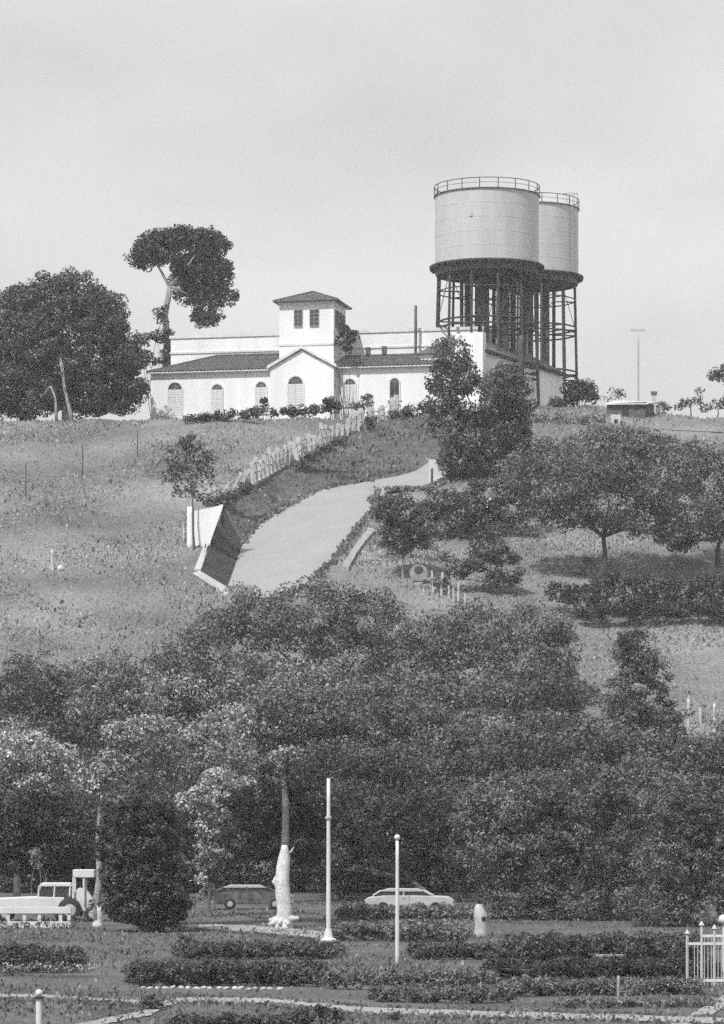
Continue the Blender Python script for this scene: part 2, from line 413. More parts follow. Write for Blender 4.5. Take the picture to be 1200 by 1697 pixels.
# walls
xl, xp0, xp1, xr = hx(250), hx(448, -1.2), hx(553, -1.2), hx(795)
MB().bb(xl, xp0 - .003, 0, 8.5, -1.5, EAVE).build('wall', 'plaster', house)
MB().bb(xp1 + .003, xr, 0, 8.5, -1.5, EAVE).build('wall', 'plaster', house)
rb0, rb1 = hx(283, 8.5), hx(800, 8.5); ZC = hz(583, 400, 8.5); ZT = hz(551, 500, 8.5)
MB().bb(rb0, rb1, 8.503, 20, -1.5, ZT).build('wall', 'plaster', house)
MB().bb(rb0 - .15, rb1 + .15, 8.38, 8.50, ZT - .28, ZT + .08).build('cornice', 'plaster2', house)
MB().bb(rb0 - .1, rb1 + .1, 8.40, 8.50, ZC - .05, ZC + .16).build('cornice', 'plaster2', house)
MB().bb(rb0 + .3, rb1 - .3, 8.7, 9.0, ZT, ZT + .12).build('parapet', 'plaster2', house)
# front roofs: lean-to slopes hipped at the outer end, with rows of tile ribs
def roof_slope(x0, x1, hip0, hip1, name='roof'):
    e, rz_ = -.55, hz(589, (400 if x0 < 0 else 650), 6.0)
    y1 = 6.0; z0 = EAVE - .05
    v = [(x0, e, z0), (x1, e, z0), (x1 - hip1, y1, rz_), (x0 + hip0, y1, rz_), (x0, 8.4, z0), (x1, 8.4, z0)]
    fz = [(0, 1, 2, 3)]
    if hip0: fz.append((0, 3, 4))
    if hip1: fz.append((1, 5, 2))
    fz.append((3, 2, 5, 4))
    mb = MB().add(v, fz)
    n = int((x1 - x0) / .42)
    for i in range(n + 1):
        x = x0 + (x1 - x0) * i / n; t = 1.0
        if hip0 and x < x0 + hip0: t = (x - x0) / hip0
        if hip1 and x > x1 - hip1: t = (x1 - x) / hip1
        if t > .04:
            mb.tube([(x, e - .04, z0 + .02), (x, e + (y1 - e) * t, z0 + (rz_ - z0) * t + .03)], .09, 4)
    mb.tube([(x0 + hip0, y1, rz_ + .05), (x1 - hip1, y1, rz_ + .05)], .14, 6)
    if hip0: mb.tube([(x0, e, z0), (x0 + hip0, y1, rz_ + .05)], .13, 6)
    o = mb.build(name, 'tile', house)
    MB().bb(x0 + .05, x1 - .05, e + .06, -.003, z0 - .22, z0 - .06).build('eave_board', 'plaster2', house)
    return o
roof_slope(xl - .35, xp0 + .2, 6.5, 0)
roof_slope(xp1 - .2, xr - .3, 0, .6)
# portico with gable
pz = hz(609, 500, -1.2); apex = hz(580, 490, -1.2); xm = (xp0 + xp1) / 2
MB().prism([(xp0, -1.5), (xp1, -1.5), (xp1, pz), (xm, apex), (xp0, pz)], 'y', -1.2, 5.0).build('portico', 'plaster', house)
g = MB()
for sgn, xa in ((1, xp0), (-1, xp1)):
    a, b = (xa - sgn * .35, pz - .1), (xm, apex + .12)
    g.add([(a[0], -1.5, a[1]), (b[0], -1.5, b[1]), (b[0], -1.5, b[1] + .34), (a[0], -1.5, a[1] + .34),
           (a[0], 3, a[1]), (b[0], 3, b[1]), (b[0], 3, b[1] + .34), (a[0], 3, a[1] + .34)],
          [(0, 1, 2, 3), (7, 6, 5, 4), (0, 4, 5, 1), (3, 2, 6, 7), (0, 3, 7, 4), (1, 5, 6, 2)])
g.build('gable_moulding', 'plaster2', house)
# tower
tx0, tx1 = hx(463, .8), hx(553, .8); td = 6.4; tz = hz(499, 510, .8)
MB().bb(tx0, tx1, .8, .8 + td, -1, tz).build('tower_wall', 'plaster', house)
cz_ = hz(571, 510, .8)
MB().bb(tx0 - .1, tx1 + .1, .7, .9 + td, cz_ - .08, cz_ + .12).build('cornice', 'plaster2', house)
MB().bb(tx0 - .12, tx1 + .12, .68, .92 + td, tz - .14, tz + .04).build('cornice', 'plaster2', house)
ov = .62; ta = tz + 1.55; tcx, tcy = (tx0 + tx1) / 2, .8 + td / 2
rf = MB().add([(tx0 - ov, .8 - ov, tz + .05), (tx1 + ov, .8 - ov, tz + .05), (tx1 + ov, .8 + td + ov, tz + .05), (tx0 - ov, .8 + td + ov, tz + .05), (tcx, tcy, ta)],
              [(0, 1, 4), (1, 2, 4), (2, 3, 4), (3, 0, 4), (3, 2, 1, 0)])
for a in range(4):
    c0 = [(tx0 - ov, .8 - ov), (tx1 + ov, .8 - ov), (tx1 + ov, .8 + td + ov), (tx0 - ov, .8 + td + ov)]
    p, q = np.array(c0[a]), np.array(c0[(a + 1) % 4]); n = 18
    rf.tube([(*p, tz + .07), (tcx, tcy, ta + .04)], .09, 5)
    for i in range(1, n):
        b = p + (q - p) * i / n; t = 1 - abs(2 * i / n - 1); md = (p + q) / 2; cc = np.array([tcx, tcy])
        e = b + (cc - md) * t; rf.tube([(*b, tz + .06), (*e, tz + .05 + (ta - tz - .05) * t + .03)], .06, 4)
rf.build('tower_roof', 'tile', house)
rf2 = MB().bb(tx0 - ov, tx1 + ov, .8 - ov, .8 + td + ov, tz - .06, tz + .045).build('eave_board', 'steel2', house)
def sash(x0, x1, z0, z1, y, nx, nz, side=None):
    """window: frame > pane, bars; side: on the east wall of the tower (x is then depth)"""
    def B(mb, a0, a1, y0, y1, b0, b1):
        if side is None: mb.bb(a0, a1, y - y1, y - y0, b0, b1)
        else: mb.bb(side + y0, side + y1, a0, a1, b0, b1)
    f = MB(); t = .09
    B(f, x0 - t, x1 + t, .01, .10, z1, z1 + t); B(f, x0 - t, x1 + t, .01, .14, z0 - t, z0); B(f, x0 - t, x0, .01, .10, z0, z1); B(f, x1, x1 + t, .01, .10, z0, z1)
    for i in range(1, nx):
        xx = x0 + (x1 - x0) * i / nx; B(f, xx - .035, xx + .035, .03, .08, z0, z1)
    for i in range(1, nz):
        zz = z0 + (z1 - z0) * i / nz; B(f, x0, x1, .032, .075, zz - .03, zz + .03)
    wdw = f.build('window', 'frame', house)
    p = MB(); B(p, x0, x1, .005, .025, z0, z1); p.build('pane', 'glass', wdw)
for a, b in ((488, 501), (514, 528)):
    sash(hx(a + .5, .8), hx(b - .5, .8), hz(540, 510, .8), hz(514, 510, .8), .8, 2, 4)
for i in range(3):
    sash(1.7 + i * 1.75, 2.9 + i * 1.75, hz(541, 510, .8), hz(514, 510, .8), 0, 3, 4, side=tx1)
# arched doors and windows
def arch(pxc, pyt, pyb, wpx, v=0.0, opened=False, door=False):
    xc = hx(pxc, v); hw = wpx * .0681 / 2; zt = hz(pyt, pxc, v); zb = hz(pyb, pxc, v); zs = zt - hw
    an = np.linspace(0, math.pi, 13)
    y = v
    root = MB()
    # surround ring
    ring = []
    for r_, sgn in ((hw + .17, 1), (hw, 1)):
        ring.append([(xc + r_ * math.cos(t), zs + r_ * math.sin(t)) for t in an])
    vv = []; 
    for yy in (y - .09, y - .003):
        for rr_ in ring: vv += [(p, yy, q) for p, q in rr_]
    k = len(an); fs = []
    for i in range(k - 1):
        fs += [(i, i + 1, k + i + 1, k + i), (i, 2 * k + i, 2 * k + i + 1, i + 1), (k + i, k + i + 1, 3 * k + i + 1, 3 * k + i)]
    root.add(vv, fs)
    for sg in (-1, 1): root.bb(xc + sg * (hw + .085) - .085, xc + sg * (hw + .085) + .085, y - .09, y - .003, zb, zs)
    if not door: root.bb(xc - hw - .3, xc + hw + .3, y - .16, y - .003, zb - .14, zb)
    W = root.build('door' if door else 'window', 'plaster2', house)
    fan = MB().prism([(xc + hw * math.cos(t), zs + hw * math.sin(t)) for t in an], 'y', y - .03, y - .004)
    fan.build('fanlight', 'glass', W)
    bars = MB()
    for t in (R(45), R(90), R(135)):
        bars.tube([(xc, y - .045, zs), (xc + hw * math.cos(t), y - .045, zs + hw * math.sin(t))], .035, 4)
    bars.tube([(xc + .5 * hw * math.cos(t), y - .045, zs + .5 * hw * math.sin(t)) for t in an], .03, 4)
    bars.build('glazing_bar', 'frame', W)
    for sg in (-1, 1):
        a, b = sorted((xc + sg * .015, xc + sg * hw))
        lf = MB().bb(a, b, y - .05, y - .004, zb, zs - .02)
        n = int((zs - zb) / .28)
        for i in range(n): lf.bb(a + .06, b - .06, y - .07, y - .05, zb + .08 + i * (zs - zb - .1) / n, zb + .08 + (i + .72) * (zs - zb - .1) / n)
        if opened: MB().bb(a, b, y - .03, y - .004, zb, zs - .02).build('dark_gap', 'dark', W)
        else: lf.build('shutter', 'shutter', W)
arch(290, 634, 698, 23, door=True)
arch(360, 637, 684, 17)
arch(433, 633, 684, 17)
arch(490, 624, 672, 24, v=-1.2, door=True)
arch(580, 628, 672, 18)
arch(654, 627, 662, 15, opened=True)
arch(728, 620, 662, 17)
MB().bb(hx(262), hx(285), -.9, -.003, -1.2, hz(690, 270)).build('step', 'plaster2', house)
MB().bb(hx(278), hx(303), -1.1, -.093, -1.2, hz(699, 290)).build('step', 'plaster2', house)
for px, py in ((637, 577), (610, 579)):
    MB().bb(hx(px, 6) - .25, hx(px, 6) + .25, 5.7, 6.3, hz(588, px, 6), hz(py - 3, px, 6)).build('chimney', 'tile', house)
# side wing running back on the right, turned further from the view
SW = R(64)
Xc, Yc = ray(803, 367), 367.0
wing = empty('side_wing', (Xc, Yc, FLOOR), SW, label='grey side wing with long hipped tile roof running back beside the water tanks', cat='building')
wl = 22.5; we = zat(580, 367) - FLOOR
# local x runs back along the wing, y to its left (towards the house)
MB().bb(0, wl, 0, 8, -2, we).build('wall', 'plaster', wing)
MB().add([(-.4, -.5, we - .02), (wl + .5, -.5, we - .02), (wl - 2.2, 3.6, we + 2.35), (1.2, 3.6, we + 2.35), (-.4, 8.4, we - .02), (wl + .5, 8.4, we - .02)],
         [(0, 1, 2, 3), (0, 3, 4), (1, 5, 2), (3, 2, 5, 4), (4, 5, 1, 0)]).build('roof', 'tile', wing)
MB().bb(-.3, wl + .4, -.42, -.003, we - .3, we - .06).build('eave_board', 'post', wing)
MB().bb(-.9, .0, -.2, 3.2, -2, we + 1.9).build('gable_pier', 'plaster', wing)

# ------------------------------------------------------------------ water tanks
def tank(label, pxc, d, rpx, py_top, py_bot, nleg=12):
    s = d / F; r = rpx * s; zt = zat(py_top, d - r); zb = zat(py_bot, d - r); X = ray(pxc, d)
    gz = float(hgt(X, d)); o = (X, d, gz); zt -= gz; zb -= gz
    root = empty('water_tank', o, label=label, cat='water tank', group='steel water tanks on tall legs')
    MB().lathe((0, 0, 0), [(r, zb), (r, zt)], 96).build('tank_shell', 'tank', root, smooth=True)
    MB().lathe((0, 0, 0), [(r + .01, zt + .002), (0.3, zt + .85), (0.01, zt + .9)], 72).build('tank_roof', 'tank', root)
    MB().lathe((0, 0, 0), [(.01, zb), (r - .01, zb)], 48).build('tank_floor', 'steel2', root)
    q = MB()
    for i in range(1, 5):
        z = zb + (zt - zb) * i / 5; q.lathe((0, 0, 0), [(r + .004, z - .03), (r + .018, z - .012), (r + .018, z + .012), (r + .004, z + .03)], 72)
    q.build('plate_seam', 'tank', root)
    # roof edge walkway and railing
    q = MB().lathe((0, 0, 0), [(r + .02, zt - .08), (r + .16, zt - .08), (r + .16, zt + .02), (r + .02, zt + .02)], 72)
    q.build('rim', 'steel2', root)
    q = MB(); hh = 1.12
    for z, t in ((zt + hh, .05), (zt + hh * .52, .028)):
        q.tube([((r + .08) * math.cos(a), (r + .08) * math.sin(a), z) for a in np.linspace(0, 2 * math.pi, 73)], t, 5, cap=False)
    q.build('handrail', 'steel', root)
    for i in range(18):
        a = 2 * math.pi * i / 18
        MB().tube([((r + .08) * math.cos(a), (r + .08) * math.sin(a), zt), ((r + .08) * math.cos(a), (r + .08) * math.sin(a), zt + hh)], .055, 5).build('railing_post', 'steel', root)
    # base: walkway plate, ring girder, radial beams
    MB().lathe((0, 0, 0), [(r * .9, zb - .22), (r + .65, zb - .22), (r + .65, zb - .02), (r + .003, zb - .02)], 72).build('base_walkway', 'steel', root)
    g_ = MB().lathe((0, 0, 0), [(r * .985, zb - .22), (r * .985, zb - 1.05), (r * .93, zb - 1.05), (r * .93, zb - .22)], 48)
    g_.lathe((0, 0, 0), [(r * .52, zb - .02), (r * .52, zb - 1.35), (r * .49, zb - 1.35), (r * .49, zb - .02)], 32)
    for i in range(nleg * 2):
        a = math.pi * i / nleg; g_.box((r * .5 * math.cos(a), r * .5 * math.sin(a), zb - .5), (r * .98, .14, .9), a)
    for i in range(40):
        a = 2 * math.pi * i / 40; g_.box(((r + .3) * math.cos(a), (r + .3) * math.sin(a), zb - .33), (.6, .1, .26), a)
    g_.build('ring_girder', 'steel2', root)
    zl = zb - 1.05
    for i in range(nleg):
        a = 2 * math.pi * (i + .35) / nleg; t = (r * .955 * math.cos(a), r * .955 * math.sin(a)); e = (r * 1.04 * math.cos(a), r * 1.04 * math.sin(a))
        g2 = float(hgt(X + e[0], d + e[1])) - gz
        lg = MB().tube([(e[0], e[1], g2 - .5), (t[0], t[1], zl + .1)], .17, 6)
        lg.build('leg', 'steel', root)
    for i in range(6):
        a = 2 * math.pi * (i + .2) / 6; t = (r * .5 * math.cos(a), r * .5 * math.sin(a))
        MB().tube([(t[0], t[1], -1), (t[0], t[1], zb - 1.2)], .24, 6).build('inner_leg', 'steel', root)
    for k_, (h, rr) in enumerate(((zl - 1.9, 1.0), (zl - 5.4, 1.0), (zl - 6.1, 1.0), (zl - 11, 1.0), (zl - 11.7, 1.0))):
        if h < .5: continue
        b = MB(); fr = .955 + .085 * (zl - h) / zl
        for i in range(nleg):
            a0, a1 = (2 * math.pi * (i + .35) / nleg, 2 * math.pi * (i + 1.35) / nleg)
            b.tube([(r * fr * math.cos(a0), r * fr * math.sin(a0), h), (r * fr * math.cos(a1), r * fr * math.sin(a1), h)], .075 if k_ == 0 else .11, 4)
            if i % 2 == 0: b.tube([(r * fr * math.cos(a0), r * fr * math.sin(a0), h), (r * .5 * math.cos(a0), r * .5 * math.sin(a0), h)], .08, 4)
        b.build('cross_brace', 'steel', root)
    for i in range(0, nleg, 3):
        b = MB(); a0, a1 = (2 * math.pi * (i + .35) / nleg, 2 * math.pi * (i + 1.35) / nleg)
        b.tube([(r * .97 * math.cos(a0), r * .97 * math.sin(a0), zl - 5.4), (r * .96 * math.cos(a1), r * .96 * math.sin(a1), zl)], .05, 4)
        b.build('diagonal_brace', 'steel', root)
    p = MB()
    for (x, y, rr) in ((-.5, -1, .75), (1.6, .5, .42), (-2.2, 1.4, .35)):
        p.tube([(x, y, -1), (x, y, zb - .3)], rr, 14)
    p.build('riser_pipe', 'steel2', root, smooth=True)
    # caged ladder on the near side
    return root, r, zt, zb
tk1, r1, zt1, zb1 = tank('nearer broad pale steel water tank with railed roof on dark steel legs', 807, 378, 86, 310, 428)
tk2, r2, zt2, zb2 = tank('rear pale steel water tank half hidden behind the broad tank', 880, 411, 78.5, 334, 447)
MB().box((-1.9, -r1 * .94, zt1 - 3), (.5, .2, .5)).build('hatch', 'gpaint', tk1)
q = MB()
for sx in (-.22, .22): q.tube([(r2 * .80 + sx, -r2 * .63, zb2 - 1), (r2 * .80 + sx, -r2 * .63, zt2 + 1.2)], .03, 4)
for i in range(24): q.tube([(r2 * .80 - .22, -r2 * .63, zb2 + i * .38), (r2 * .80 + .22, -r2 * .63, zb2 + i * .38)], .02, 4)
q.build('ladder', 'gpaint', tk2)
q = MB()
for t in np.linspace(0, 1, 5):
    zc = zt2 + .2 + t * 1.6
q.tube([(r2 * .8 + .9 * math.cos(a), -r2 * .5 + .5 * math.sin(a), zt2 + 1.55) for a in np.linspace(0, 2 * math.pi, 13)], .045, 4, cap=False)
for a in np.linspace(0, 2 * math.pi, 7)[:-1]: q.tube([(r2 * .8 + .9 * math.cos(a), -r2 * .5 + .5 * math.sin(a), zt2), (r2 * .8 + .9 * math.cos(a), -r2 * .5 + .5 * math.sin(a), zt2 + 1.55)], .03, 4)
q.build('ladder_cage', 'gpaint', tk2)

# ------------------------------------------------------------------ poles
def pole(name, label, cat, px, d, py_top, py_bot, r, m, r_top=None, knob=0, base=None):
    X = ray(px, d); gz = float(hgt(X, d)); zt = zat(py_top, d) - gz
    root = empty(name, (X, d, gz), label=label, cat=cat)
    n = 8; hts = np.linspace(-.4, zt, n)
    MB().tube([(0, 0, h) for h in hts], list(np.linspace(r, r_top or r * .6, n)), 12).build('shaft', m, root, smooth=True)
    if knob: MB().lathe((0, 0, zt), [(knob * math.sin(t), knob - knob * math.cos(t)) for t in np.linspace(0.02, math.pi - .02, 9)], 14).build('finial', m, root, smooth=True)
    if base: MB().lathe((0, 0, 0), [(base * 1.3, -.3), (base * 1.3, .12), (base, .2), (base * .8, .5), (r, .56)], 16).build('base', m, root)
    return root, zt
p, zt = pole('flagpole', 'taller thin white flagpole standing before the dark tree shade', 'flagpole', 544.5, G(544, 1562), 1290, 1562, .105, 'wpaint', .075)
MB().lathe((0, 0, zt * .76), [(.1, -.06), (.15, -.04), (.15, .04), (.1, .06)], 12).build('joint_collar', 'gpaint', p)
MB().lathe((0, 0, 0), [(.35, -.2), (.35, .14), (.2, .2), (.13, .6)], 14).build('base', 'wpaint', p)
p, zt = pole('flagpole', 'shorter white flagpole with round finial in front of the long pale car', 'flagpole', 658.5, G(659, 1596), 1393, 1596, .085, 'wpaint', .06, knob=.115)
p, zt = pole('bollard_lamp', 'thick white post with round cap beside the footpath at bottom left', 'lamp post', 64.5, 87, 1652, 1700, .085, 'wpaint', .08, knob=.1)
MB().lathe((0, 0, zt - .02), [(.08, -.03), (.14, -.02), (.14, .02), (.08, .04)], 14).build('cap_ring', 'dpaint', p)
p, zt = pole('stake', 'short pale wooden stake standing alone in the lawn near the bench', 'stake', 1025, G(1025, 1665), 1617, 1665, .05, 'kerb', .045)
# hilltop poles
X = ray(1058, 372); p, zt = pole('utility_pole', 'slim utility pole with crossarm against the sky right of the tanks', 'utility pole', 1058, 385, 545, 660, .13, 'gpaint', .09)
q = MB().bb(-.85, .85, -.06, .06, zt - .25, zt - .12)
q.build('crossarm', 'gpaint', p)
for sx in (-.75, -.4, .4, .75): MB().lathe((sx, 0, zt - .12), [(.05, 0), (.07, .06), (.04, .16), (.01, .2)], 8).build('insulator', 'gpaint', p)
p, zt = pole('roof_mast', 'short dark mast standing up from the villa roof right of the lookout tower', 'mast', 689, 376, 506, 665, .2, 'steel2', .16)
p, zt = pole('utility_pole', 'dark thick timber pole in front of the side wing wall', 'utility pole', 864, 358, 556, 690, .33, 'post', .27)
for i, (px, t_, b_) in enumerate(((43, 765, 825), (137, 735, 790), (228, 712, 757))):
    d = G(px, b_); pole('fence_post', ['thin dark leaning post on the open slope at far left', 'thin dark post on the slope below the great round tree', 'short thin dark post near the top of the slope'][i], 'post', px, d, t_, b_, .07, 'post')
d = G(90, 945); p, zt = pole('stake', 'short white stake with a small stone at its foot on the open slope', 'stake', 87, d, 911, 945, .2, 'board', .16)
q = MB().lathe((.75, -.2, -.1), [(.28, 0), (.33, .2), (.22, .45), (.03, .55)], 9); q.build('foot_stone', 'board', p)
for i, (px, t_, b_) in enumerate(((1141, 1158, 1214), (1161, 1172, 1200), (1184, 1166, 1212))):
    d = G(px, b_); pole('fence_post', ['taller pale post just right of the layered conifer', 'shortest pale post between two others low on the right slope', 'pale post nearest the photo edge on the right slope'][i], 'post', px, d, t_, b_, .13, 'board', .11)
for i, (px, t_, b_) in enumerate(((305, 852, 897), (315, 840, 905))):
    d = G(px, b_); pole('fence_post', ['thin pale post left of the white headwall', 'broad white post beside the headwall under the small tree'][i], 'post', px, d, t_, b_, .14 if i == 0 else .3, 'board' if i == 0 else 'plaster', .12 if i == 0 else .28)
d = G(810, 858); pole('marker_post', 'white marker post under the spreading tree right of the gully', 'post', 810, d, 826, 858, .27, 'plaster', .2)
d = G(912, 862); pole('marker_post', 'small pale stub post in the grass under the spreading orchard tree', 'post', 908, d, 834, 846, .25, 'board', .2)

# white headwall next to the dark retaining wall
d = G(345, 905) + .3
def at(px, py, dd): return (ray(px, dd), dd, zat(py, dd))
pl = [(322, 846), (352, 841), (370, 836), (363, 858), (352, 888), (346, 908), (322, 904)]
v = [at(a, b, d) for a, b in pl] + [at(a, b, d + .6) for a, b in pl]; o0 = at(322, 904, d)
v = [(a[0] - o0[0], a[1] - o0[1], a[2] - o0[2]) for a in v]; k = len(pl)
hw = empty('headwall', o0, label='white plastered headwall with slanting edge at the top of the dark wall', cat='wall')
MB().add(v, [tuple(range(k)), tuple(range(2 * k - 1, k - 1, -1))] + [(i, i + k, (i + 1) % k + k, (i + 1) % k) for i in range(k)]).build('wall_face', 'plaster', hw)
# coping along the top of the dark wall
a, b = key(A_), key(B_)
MB().add([(a[0] - .3, a[1], a[2] + .12), (a[0] + .1, a[1], a[2] + .12), (b[0] + .1, b[1], b[2] + .12), (b[0] - .5, b[1], b[2] + .12),
          (a[0] - .3, a[1], a[2] - .3), (a[0] + .1, a[1], a[2] - .3), (b[0] + .1, b[1], b[2] - .3), (b[0] - .5, b[1], b[2] - .3)],
         [(0, 1, 2, 3), (0, 4, 5, 1), (1, 5, 6, 2), (2, 6, 7, 3), (3, 7, 4, 0)]).build('coping', 'coping', label='pale coping along the top of the dark retaining wall', cat='coping')
# pale end walls at the upper end of the apron
root = empty('end_wall', gp(735, 800), label='pale broken end wall with dark post at the upper end of the apron', cat='wall')
o0 = root.location
for i, (pl, dd) in enumerate((([(710, 760), (745, 766), (742, 784), (724, 800), (710, 808)], G(722, 800) + 2),)):
    v = [at(a, b, dd) for a, b in pl] + [at(a, b, dd + .5) for a, b in pl]; v = [(a[0] - o0[0], a[1] - o0[1], a[2] - o0[2]) for a in v]; k = len(pl)
    MB().add(v, [tuple(range(k)), tuple(range(2 * k - 1, k - 1, -1))] + [(i, i + k, (i + 1) % k + k, (i + 1) % k) for i in range(k)]).build('wall_face', 'plaster2', root)
dd = G(716, 806); q = MB().tube([(ray(716, dd) - o0[0], dd - o0[1], zat(808, dd) - o0[2]), (ray(716, dd) - o0[0], dd - o0[1], zat(776, dd) - o0[2])], .13, 6); q.build('post', 'post', root)
# kerb strips right of the apron
q = MB(); A1 = [gp(*p) for p in ((612, 880), (598, 897), (583, 917), (566, 945))]; A2 = [gp(*p) for p in ((622, 884), (606, 902), (592, 921), (578, 947))]
v = [(p[0], p[1], p[2] + .35) for p in A1] + [(p[0], p[1], p[2] + .35) for p in A2] + [(p[0], p[1], p[2] - .2) for p in A1] + [(p[0], p[1], p[2] - .2) for p in A2]
q.add(v, [(i, i + 1, 4 + i + 1, 4 + i) for i in range(3)] + [(i, 8 + i, 9 + i, i + 1) for i in range(3)] + [(4 + i, 5 + i, 13 + i, 12 + i) for i in range(3)] + [(3, 11, 15, 7)])
q.build('kerb_wall', 'kerb', label='narrow pale kerb slanting down the slope right of the apron', cat='kerb')
# pipe ring
d = G(694, 968); o = (ray(694, d), d, zat(968, d))
ringo = empty('pipe_ring', o, label='round pale concrete ring lying open on the slope', cat='concrete ring')
q = MB(); ro = .82; ri = .42
n = 28; v = []
for yy in (-.2, .2):
    for rr_ in (ro, ri): v += [(rr_ * math.cos(t) - (0 if rr_ == ro else .0), yy, 1.0 + rr_ * .92 * math.sin(t) + (.25 if rr_ == ri else 0)) for t in np.linspace(0, 2 * math.pi, n, endpoint=False)]
fs = []
for i in range(n):
    j = (i + 1) % n; fs += [(i, j, n + j, n + i), (2 * n + i, 3 * n + i, 3 * n + j, 2 * n + j), (i, 2 * n + i, 2 * n + j, j), (n + i, n + j, 3 * n + j, 3 * n + i)]
q.add(v, fs).build('ring_body', 'kerb', ringo)
MB().lathe((0, 0, 0), [(.5, -.4), (.45, .1), (.38, .15)], 12).build('footing', 'kerb', ringo)

# ------------------------------------------------------------------ board fences
def plank_fence(label, pl, m='board'):
    """pl: (px, py_top, py_bot, width_px, tilt)"""
    f = gp(pl[0][0], pl[0][2]); root = empty('plank_fence', f, label=label, cat='fence')
    cache = []; ends = []
    for (px, t_, b_, w_, tl) in pl:
        X, d, gz = gp(px, b_); h = zat(t_, d) - gz; wd = w_ * d / F
        top = .12 * wd
        mb = MB().prism([(-wd / 2, -.3), (wd / 2, -.3), (wd / 2 * .95, h - top), (wd * .1, h), (-wd / 2 * .95, h - top * random.uniform(.2, 2))], 'y', -.035, .035)
        o = mb.build('plank', m, root); o.location = (X - f[0], d - f[1], gz - f[2]); o.rotation_euler = (random.uniform(-.08, .08), tl, random.uniform(-.25, .25))
        ends.append(((X - f[0], d - f[1] + .06, gz - f[2]), h))
    for k_ in (.35, .75):
        if len(ends) > 2: MB().tube([(e[0][0], e[0][1], e[0][2] + e[1] * k_) for e in ends], .045, 4).build('rail', 'post', root)
random.seed(3)
pl = []
for i in range(10):
    px = 418 + i * 6.6; b_ = 800 - (px - 415) * .52; pl.append((px, b_ - random.uniform(30, 47), b_, random.uniform(4.5, 7), random.uniform(-.06, .08)))
plank_fence('tight run of tall pale planks in the middle of the hillside fence', pl)
pl = []
for i in range(9):
    px = 335 + i * 8.5; b_ = 838 - (px - 335) * .52; pl.append((px, b_ - random.uniform(20, 38), b_, random.uniform(4, 7), random.uniform(-.5, .6)))
plank_fence('broken leaning pale planks at the lower left end of the fence', pl)
pl = []
for i in range(11):
    px = 492 + i * 8.0; b_ = 762 - (px - 490) * .50; pl.append((px, b_ - random.uniform(22, 42), b_, random.uniform(5, 10), random.uniform(-.25, .3)))
plank_fence('worn uneven pale planks climbing past the dark shrubs', pl)
pl = []
for i in range(11):
    px = 574 + i * 9; b_ = 722 - (px - 574) * .42; pl.append((px, b_ - random.uniform(20, 36), b_, random.uniform(5, 9), random.uniform(-.2, .2)))
plank_fence('short pale planks at the top of the fence by the villa shrubs', pl)
pl = []
for i, (px, b_, h_) in enumerate(((718, 982, 36), (731, 988, 40), (744, 992, 22), (752, 998, 26), (759, 1002, 36), (771, 1004, 20))):
    pl.append((px, b_ - h_, b_, random.uniform(3, 4), random.uniform(-.08, .08)))
plank_fence('pale picket fence with gaps on the slope below the gully', pl, 'board')
# iron fence at lower right
f0 = (ray(1137, 107), 107.0, 0); root = empty('iron_fence', f0, label='white iron picket fence with spear tips at the lower right edge', cat='fence')
s = 107 / F
def pick(px, py, r, nm):
    x = (px - 1137) * s; h = zat(py, 107)
    MB().tube([(x, 0, -.2), (x, 0, h - .16)], r, 6).lathe((x, 0, h - .18), [(r, 0), (r * 1.9, .06), (.005, .2)], 6).build(nm, 'vpaint', root)
for px, py in ((1139, 1541), (1163, 1527), (1184, 1533), (1205, 1536), (1227, 1533), (1249, 1529)): pick(px, py, .05, 'fence_post')
for i, px in enumerate(np.arange(1151, 1262, 5.6)):
    if min(abs(px - q_) for q_ in (1139, 1163, 1184, 1205, 1227, 1249)) > 3: pick(px, 1549 if px > 1160 else 1563, .016, 'picket')
for z, x0 in ((zat(1551, 107), (1163 - 1137) * s), (zat(1564, 107), 0), (zat(1625, 107), 0)):
    MB().bb(x0, 2.45, -.035, .035, z - .04, z + .04).build('rail', 'wpaint', root)
g0 = (ray(1199, 112), 112.0, 0)
gl = empty('globe_lamp', g0, label='white globe lamp on a post behind the iron fence', cat='lamp')
zz = zat(1524, 112)
MB().tube([(0, 0, -.2), (0, 0, zz - .15)], .035, 8).build('post', 'wpaint', gl)
MB().lathe((0, 0, zz), [(.17 * math.sin(t), -.17 * math.cos(t)) for t in np.linspace(.02, math.pi - .02, 10)], 16).build('globe', 'wpaint', gl, smooth=True)
# bench
b0 = gp(1010, 1603); bn = empty('garden_bench', b0, label='low pale slab bench among the dark hedges left of the iron fence', cat='bench')
s = b0[1] / F
MB().box((0, 0, .42), (46 * s, .4, .08)).build('seat', 'kerb', bn, bevel=.015)
for sx in (-1, 1): MB().box((sx * 16 * s, 0, .16), (.16, .34, .42)).build('leg', 'kerb', bn)

